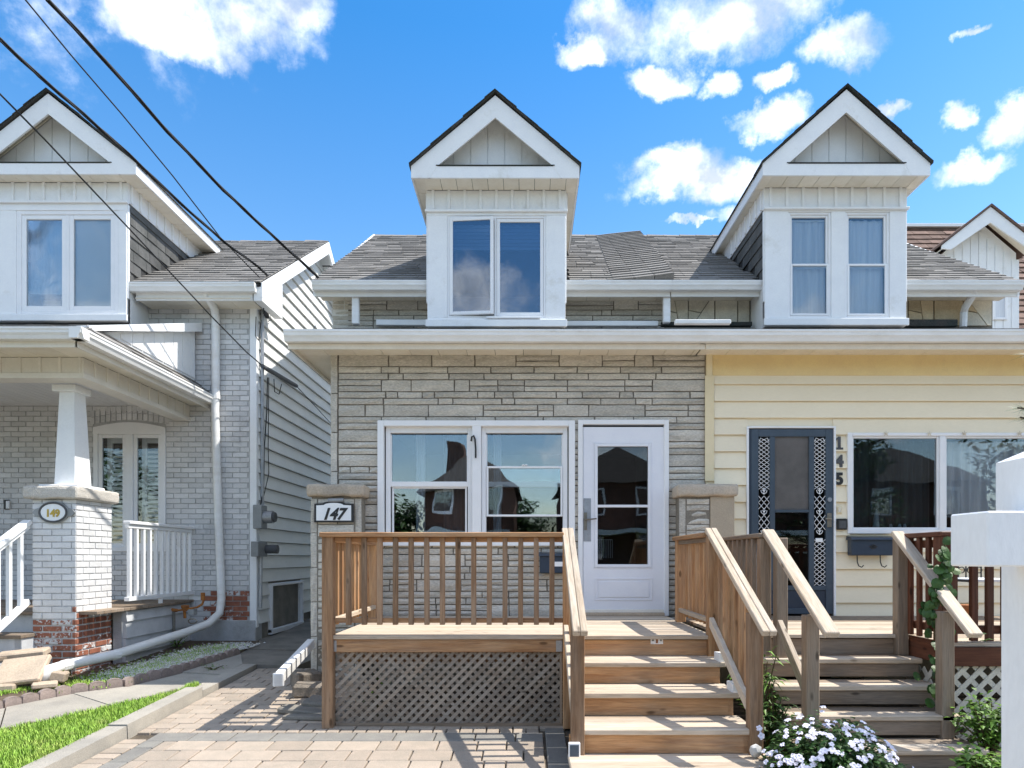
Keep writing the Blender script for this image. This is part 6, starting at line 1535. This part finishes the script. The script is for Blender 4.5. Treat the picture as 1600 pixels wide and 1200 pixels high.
def splash_gutter():
    T = thing('gutter_extension', 'white rectangular downpipe extension sloping down beside the left stone pillar', 'downpipe', (-2.2, 6.4, .1))
    a = Vector((X(487, 6.95), 6.93, Z(1005, 6.95))); b = Vector((X(437, 6.0), 6.0, Z(1058, 6.0)))
    beam('pipe', a, b, .075, .10, 'gutter', T, c=.008)
    bb = b+(b-a).normalized()*.0
    piece('spout', bb.x-.045, bb.x+.045, bb.y-.06, bb.y-.0, bb.z-.075, bb.z+.04, 'gutter', T, c=.006, rot=(0, 0, R(28)))
    S = thing('paving_rubble', 'broken concrete slabs and stones leaning by the left porch post', 'stones', (-2.0, 6.2, .05)); random.seed(5)
    for (px, py, dd, w, h, l, rz) in ((485, 1075, 6.4, .3, .12, .24, 10), (497, 1100, 5.95, .22, .09, .25, -5), (478, 1108, 5.78, .46, .05, .16, -12), (490, 1120, 5.62, .5, .035, .12, -6), (478, 1045, 6.75, .26, .16, .2, 40)):
        x = X(px, dd); z = G(dd); o = piece('slab', x-w/2, x+w/2, dd-l/2, dd+l/2, z, z+h, 'concrete_dark' if dd < 6.3 else 'rock', S, c=.02, rot=(R(random.uniform(-4, 4)), R(random.uniform(-4, 4)), R(rz)))
    B = thing('stone_blocks', 'tan stone slab and flat stones leaning by the porch steps under the long downpipe', 'stones', (-5.2, 6.5, .1))
    for (px, py, dd, w, h, l, rr) in ((34, 1048, 6.45, .42, .055, .34, (38, -6, 10)), (36, 1022, 6.72, .44, .07, .16, (8, -5, 14)), (92, 1056, 6.55, .14, .1, .14, (0, 14, 20)), (70, 1070, 6.35, .2, .05, .16, (0, 0, 33)), (10, 1075, 6.3, .16, .08, .12, (0, 0, 20))):
        x = X(px, dd); z = Z(py, dd); piece('slab', x-w/2, x+w/2, dd-l/2, dd+l/2, z-h/2, z+h/2, 'slab_tan', B, c=.015, rot=tuple(R(v) for v in rr))
splash_gutter()
def wires():
    POLE = Vector((-8.0, -11.0, 8.6))
    P = thing('utility_pole', 'wooden utility pole across the road holding the service cables', 'pole', (-8, -11, G(-11)))
    obj('shaft', MB().tube([(-8, -11, -.5), (-8, -11, 9.4)], [.16, .11], 12), 'bark', P); obj('crossarm', MB().box(-9, -7, -11.05, -10.95, 8.5, 8.62), 'bark', P)
    def wire(trace, A, r, label, twist=0, end=None):
        A = Vector(A); D = POLE-A; pts = []
        for px, py in trace:
            k = (px-VX)/F; t = (A.x-k*A.y)/(k*D.y-D.x); t = max(-.05, min(t, .9)); d = A.y+D.y*t; pts.append(Vector((k*d, d, Z(py, d))))
        # run on to the pole
        last = pts[-1]
        for s in (.25, .5, .75, 1): q = last.lerp(POLE, s); q.z -= 1.2*s*(1-s)*2; pts.append(q)
        fine = []
        for a, b in zip(pts, pts[1:]):
            n = max(2, int((b-a).length/.25)); fine += [a.lerp(b, i/n) for i in range(n)]
        fine.append(pts[-1])
        mb = MB()
        if twist:
            for ph in (0, 2.1, 4.2): mb.tube([p+Vector((math.cos(i*1.1+ph), 0, math.sin(i*1.1+ph)))*r*.95 for i, p in enumerate(fine)], r*.75, 5)
        else: mb.tube(fine, r, 6)
        obj('cable', mb, 'rubber', None, label=label, cat='cable', group='overhead service cables', smooth=True)
    wire([(497, 434), (483, 420), (410, 354), (350, 298), (262, 206), (164, 95), (75, 0), (50, -32)], (X(497, 8.25), 8.25, Z(434, 8.25)), .011, 'thick twisted cable reaching the stone house gutter corner', 1)
    wire([(418, 431), (405, 418), (350, 378), (280, 316), (200, 240), (130, 178), (60, 118), (0, 62), (-30, 35)], (X(418, 8.9), 8.9, Z(431, 8.9)), .011, 'twisted cable reaching the eave corner of the painted brick house', 1)
    wire([(412, 490), (412, 440), (345, 372), (270, 275), (190, 178), (110, 85), (40, 0), (20, -26)], (X(412, 9.0), 9.0, Z(490, 9.0)), .007, 'thin single cable above the brick house dormer')
    wire([(412, 573), (385, 550), (330, 494), (270, 430), (210, 366), (140, 292), (70, 218), (0, 147), (-30, 115)], (X(412, 9.2), 9.2, Z(573, 9.2)), .008, 'lowest thin cable crossing the brick house dormer window')
    x = XC+.1; q = lambda px, py: Vector((x, x*F/(px-VX), ZC+(VY-py)*(x/(px-VX))))
    w = obj('cable_sleeve', MB().tube([q(410, 572), q(463, 603)], .03, 8), 'grey_dark', label='dark grey cable sleeve hanging diagonally on the white siding', cat='cable sleeve')
    obj('tail_cable', MB().tube([q(463, 603), q(490, 632), q(519, 664)], .006, 5), 'rubber', w)
wires()

# ================================================================== PLANTS
def leaf_quad(mb, p, L, w, az, el, droop=.3, var=0.0):
    d = Vector((math.cos(az)*math.cos(el), math.sin(az)*math.cos(el), math.sin(el))); s = Vector((-math.sin(az), math.cos(az), 0)); u = d.cross(s)
    m = p+d*L*.5+Vector((0, 0, .02*L)); t = p+d*L-Vector((0, 0, droop*L))
    mb.add([p, m+s*w*.5-Vector((0, 0, .1*w)), t, m-s*w*.5-Vector((0, 0, .1*w)), m], [(0, 1, 4), (1, 2, 4), (2, 3, 4), (3, 0, 4)], var)
def impatiens():
    random.seed(3); c = Vector((1.83, 4.02, 0)); T = thing('flowering_plant', 'mound of white impatiens flowers between the two stairs', 'plant', (c.x, c.y, G(c.y)))
    mb = MB(); fl = []; rx, ry, rz = .42, .40, .44
    for i in range(4200):
        a = random.uniform(0, 2*math.pi); e = math.asin(random.random()**.8); k = random.uniform(.55, 1.02); p = Vector((c.x+rx*k*math.cos(a)*math.cos(e), c.y+ry*k*math.sin(a)*math.cos(e), G(4)+rz*k*math.sin(e)*(1+.12*math.sin(a*3))))
        leaf_quad(mb, p, random.uniform(.04, .075), random.uniform(.02, .035), a+random.uniform(-.8, .8), random.uniform(-.3, .7), .3, random.random())
    obj('foliage', mb, 'leaf', T, kind='stuff')
    def flower(p, n, r, name='flower', par=T):
        f = MB(); n = n.normalized(); u = n.orthogonal().normalized(); w = n.cross(u); rot = random.random()*6
        for k in range(5):
            a = rot+2*math.pi*k/5; d = u*math.cos(a)+w*math.sin(a); s = u*-math.sin(a)+w*math.cos(a); rr = r*random.uniform(.8, 1.15)
            f.add([p, p+d*rr*.55+s*rr*.5+n*.004, p+d*rr+s*rr*.2+n*.002, p+d*rr-s*rr*.2, p+d*rr*.55-s*rr*.5+n*.006], [(0, 1, 2, 3, 4)])
        return obj(name, f, 'petal', par)
    k = 0
    while k < 210:
        a = random.uniform(math.pi*.95, 2.05*math.pi) if random.random() < .85 else random.uniform(0, 6.28); e = math.asin(random.random()**.8); p = Vector((c.x+rx*1.05*math.cos(a)*math.cos(e), c.y+ry*1.05*math.sin(a)*math.cos(e), G(4)+.02+rz*1.05*math.sin(e)*(1+.12*math.sin(a*3))))
        n = Vector((math.cos(a)*math.cos(e), math.sin(a)*math.cos(e), math.sin(e)))+Vector((0, -.3, .3)); flower(p, n, random.uniform(.014, .024)); k += 1
        if random.random() < .5: q = p+Vector((random.uniform(-.03, .03), 0, random.uniform(-.03, .03))); flower(q, n, .017); k += 1
    for (px, py) in ((1186, 1138), (1190, 1150)): d = 4.25; flower(Vector((X(px, d), d, Z(py, d))), Vector((0, -1, .3)), .022)
impatiens()
def pale_ornament():
    d = 4.3; cx, z = X(1181, d), Z(1185, d); bm = bmesh.new(); bmesh.ops.create_icosphere(bm, subdivisions=2, radius=.038)
    for v in bm.verts: v.co *= random.uniform(.85, 1.1); v.co.z *= 1.25
    mb = MB().add([v.co+Vector((cx, d, z+.05)) for v in bm.verts], [tuple(v.index for v in f.verts) for f in bm.faces]); bm.free()
    obj('garden_ornament', mb, 'pebble', None, label='small pale stone ornament at the foot of the right stair post', cat='ornament')
pale_ornament()
def bush(name, label, cat, c, rx, ry, h, n, mat, L, w, seed=1, el=(-.3, 1.0), stems=5, zoff=0):
    random.seed(seed); T = thing(name, label, cat, (c[0], c[1], G(c[1])+zoff)); mb = MB()
    st = MB()
    for i in range(stems):
        a = random.random()*6.28; r = random.random()**.5; p = Vector((c[0], c[1], G(c[1])+zoff)); q = p+Vector((rx*r*math.cos(a), ry*r*math.sin(a), h*random.uniform(.6, 1))); m = p.lerp(q, .5)+Vector((0, 0, .1*h)); st.tube([p, m, q], [.008, .006, .003], 5)
        for k in range(n//stems):
            t = random.uniform(.25, 1.05); s = p.lerp(m, t*2) if t < .5 else m.lerp(q, t*2-1); s = s+Vector((random.gauss(0, .035), random.gauss(0, .035), random.gauss(0, .03)))
            leaf_quad(mb, s, L*random.uniform(.6, 1.2), w*random.uniform(.7, 1.2), random.random()*6.28, random.uniform(*el), .3, random.random())
    obj('stems', st, 'stem', T); obj('foliage', mb, mat, T, kind='stuff'); return T
bush('fern_plant', 'leafy green perennial growing between the two stair railings', 'plant', (1.70, 4.95), .17, .3, .72, 420, 'leaf_bright', .10, .022, 4, (-.5, .6), 14)
bush('fern_plant', 'dark green leafy perennial low between the two stairs behind the white flowers', 'plant', (1.72, 4.75), .16, .2, .42, 420, 'leaf', .09, .025, 14, (-.5, .6), 12)
bush('garden_shrub', 'bright green leafy shrub in front of the white lattice', 'shrub', (3.17, 4.62), .25, .14, .42, 650, 'leaf_bright', .075, .03, 5, (-.3, .9), 16)
bush('garden_shrub', 'small green leafy plant at the foot of the weathered stair post', 'shrub', (2.86, 4.22), .2, .12, .22, 260, 'leaf_bright', .09, .04, 6, (-.2, .8), 10)
bush('garden_weed', 'small weed growing beside the pale path slabs of the lawn', 'plant', (-3.42, 7.3), .12, .1, .04, 70, 'leaf_bright', .04, .012, 9, (-.2, .8), 6, .05)
bush('garden_weed', 'small bright green weed at the foot of the grey porch panelling', 'plant', (-4.47, 8.55), .08, .05, .16, 40, 'leaf_bright', .06, .035, 10, (.2, 1.2), 5, .06)
bush('garden_weed', 'low weeds beside the pillar base under the long downpipe', 'plant', (-4.75, 6.75), .3, .12, .12, 260, 'leaf_bright', .05, .02, 12, (-.2, 1), 10, .05)
bush('garden_weed', 'little green weed showing behind the brown lattice skirt', 'plant', (-1.25, 5.62), .06, .05, .5, 40, 'leaf_bright', .05, .03, 13, (-.2, 1), 2, .0)
def vine():
    random.seed(8); T = thing('climbing_vine', 'green climbing vine with round leaves on the weathered stair railing', 'vine', (3.03, 5.0, G(5)))
    st = MB(); pts = []
    tr = [(1470, 1100, 4.9), (1460, 1050, 4.9), (1466, 1000, 4.9), (1458, 950, 4.88), (1468, 915, 4.88), (1478, 880, 4.86), (1476, 850, 4.86)]
    pts = [Vector((X(a, d), d, Z(b, d))) for a, b, d in tr]; st.tube(pts, .008, 5); st.tube([p+Vector((.03*math.sin(i*2), 0, .02)) for i, p in enumerate(pts)], .005, 5); obj('stems', st, 'stem', T)
    for i in range(105):
        s = random.random()*(len(pts)-1); k = int(s); p = pts[k].lerp(pts[k+1], s-k)+Vector((random.gauss(0, .045), random.uniform(-.07, .02), random.gauss(0, .02))); r = random.uniform(.022, .04)
        n = Vector((random.uniform(-.5, .5), -1, random.uniform(-.1, .9))).normalized(); u = n.orthogonal().normalized(); w = n.cross(u); f = MB()
        f.add([p]+[p+(u*math.cos(a)*1.0+w*math.sin(a))*r*(1.15 if j == 0 else 1)-n*.006 for j, a in enumerate([2*math.pi*q/8 for q in range(8)])], [(0, 1+q, 1+(q+1) % 8) for q in range(8)], random.random()); obj('leaf', f, 'leaf', T)
    for (a, b) in ((1530, 996), (1545, 1003), (1556, 1000), (1540, 990)):
        f = MB(); p = Vector((X(a, 4.85), 4.85, Z(b, 4.85))); leaf_quad(f, p, .09, .05, random.uniform(2, 4), .2); obj('leaf', f, 'leaf', T)
vine()
def pine():
    random.seed(9); tx, ty = 4.75, 4.0; T = thing('pine_tree', 'pine tree with long green needles just reaching in at the right edge', 'tree', (tx, ty, G(ty)))
    obj('trunk', MB().tube([(tx, ty, -.1), (tx+.02, ty, 2.4), (tx, ty+.02, 5.2)], [.11, .08, .02], 10), 'bark', T)
    nd = MB(); br = MB(); tips = [Vector((X(px, d), d, Z(py, d))) for px, py, d in ((1590, 637, 4.0), (1594, 652, 4.03), (1603, 553, 4.1), (1612, 600, 3.95))]
    for k in range(38):
        z = 1.5+3.6*k/38; L = 1.45*(1-.75*k/38)*random.uniform(.8, 1.05); a = k*2.4+random.uniform(-.3, .3); tips.append(Vector((tx+L*math.cos(a), ty+L*math.sin(a)*.95, z+.15)))
    for tip in tips:
        base = Vector((tx, ty, tip.z-.25)); mid = base.lerp(tip, .6)+Vector((0, 0, -.03)); br.tube([base, mid, tip], [.022, .013, .005], 6); ax = (tip-base).normalized()
        side = ax.cross(Vector((0, 0, 1))).normalized(); L = (tip-base).length; twigs = [(base.lerp(tip, .35), tip)]
        for q in (.4, .55, .7, .85):
            for sg in (-1, 1): p = base.lerp(tip, q); twigs.append((p, p+(ax*.7+side*sg*.7).normalized()*.32*L*(1.1-q)))
        for p0, p1 in twigs:
            if p1 is not tip: br.tube([p0, p1], [.007, .003], 4)
            for k in range(46 if p1 is not tip else 240):
                t = random.random()**.7; p = p0.lerp(p1, t); dv = ((p1-p0).normalized()+Vector((random.gauss(0, .55), random.gauss(0, .55), random.gauss(0, .55)))).normalized(); q = p+dv*random.uniform(.06, .11); w = dv.orthogonal().normalized()*.0016
                nd.add([p-w, p+w, q], [(0, 1, 2)], random.random())
    obj('branches', br, 'bark', T); obj('needles', nd, 'leaf', T, kind='stuff')
pine()

# ================================================================== ACROSS THE ROAD (seen as reflections)
def far_side():
    random.seed(2)
    for i, (x, w, h, lab) in enumerate(((-11.5, 5.5, 5.2, 'brown brick house across the road, leftmost of the row'), (-3.0, 4.6, 4.9, 'brown brick house across the road facing the stone house'), (4.9, 6, 5.2, 'brown brick house across the road facing the cream house'), (12.3, 6.5, 5.2, 'brown brick house across the road, second from its right end'), (20, 7, 5.2, 'brown brick house across the road, rightmost of the row'))):
        H = thing('street_house', lab, 'house', (x, -22, 0), 'houses across the road'); y = -20
        obj('wall', MB().box(x-w/2, x+w/2, y-8, y, -.5, h), 'brick_far', H)
        rf = MB(); o = .4; rz = h+2.3; rf.add([(x-w/2-o, y+o, h), (x+w/2+o, y+o, h), (x+w/2+o, y-8-o, h), (x-w/2-o, y-8-o, h), (x, y-2.5, rz), (x, y-6, rz)], [(0, 1, 4), (1, 2, 5, 4), (2, 3, 5), (3, 0, 4, 5), (0, 3, 2, 1)]); R_ = obj('roof', rf, 'roof_far', H)
        obj('chimney', MB().box(x-w/2+.8, x-w/2+1.5, y-4, y-3.3, h, rz+.7), 'brick_far', R_)
        for wx in (-w*.27, w*.22):
            for wz in (1.6, 3.7): q = obj('window', MB().frame(x+wx-.6, x+wx+.6, wz-.1, wz+1.2, y, y+.06, .09), 'white', H); piece('pane', x+wx-.52, x+wx+.52, y+.01, y+.02, wz, wz+1.1, 'glass', q, c=0)
        obj('porch', MB().box(x-w/2+.2, x+w/2-.2, y+.001, y+1.8, 2.5, 2.75).box(x-w/2+.3, x-w/2+.5, y+1.5, y+1.7, -.3, 2.5).box(x+w/2-.5, x+w/2-.3, y+1.5, y+1.7, -.3, 2.5), 'white', H)
    for (x, y, h, lab) in ((-7.0, -20, 5.2, 'leafy tree across the road left of the facing house'), (.2, -38, 5.6, 'leafy tree far behind the gap between the facing houses'), (8.6, -19, 8.2, 'leafy tree across the road between the two right houses'), (-16, -18, 9, 'leafy tree across the road at the far left'), (16, -20, 8.5, 'leafy tree across the road before the rightmost house'), (-.9, -30, 6.0, 'leafy tree behind the facing house'), (-22, -19, 9.5, 'large leafy tree across the road, second from the left end'), (-27, -17, 9.5, 'large leafy tree across the road at the left end'), (24, -18, 9.5, 'large leafy tree across the road, second from the right end'), (29, -17, 9.5, 'large leafy tree across the road at the right end')):
        T = thing('leafy_tree', lab, 'tree', (x, y, G(y)), 'trees across the road'); obj('trunk', MB().tube([(x, y, -.5), (x+.2, y, h*.45), (x, y, h*.7)], [.25, .17, .08], 8), 'bark', T)
        mb = MB(); blobs = [(Vector((x+random.gauss(0, .13*h), y+random.gauss(0, 1.1), h*random.uniform(.35, .85))), random.uniform(.09, .17)*h) for _ in range(12)]
        for _ in range(2000):
            c, r = random.choice(blobs); v = Vector((random.gauss(0, 1), random.gauss(0, 1), random.gauss(0, 1))).normalized()*r*random.uniform(.6, 1.05); leaf_quad(mb, c+v, .32, .2, random.random()*6.28, random.uniform(-.6, .8), .2, random.random())
        obj('crown', mb, 'leaf', T, kind='stuff')
far_side()
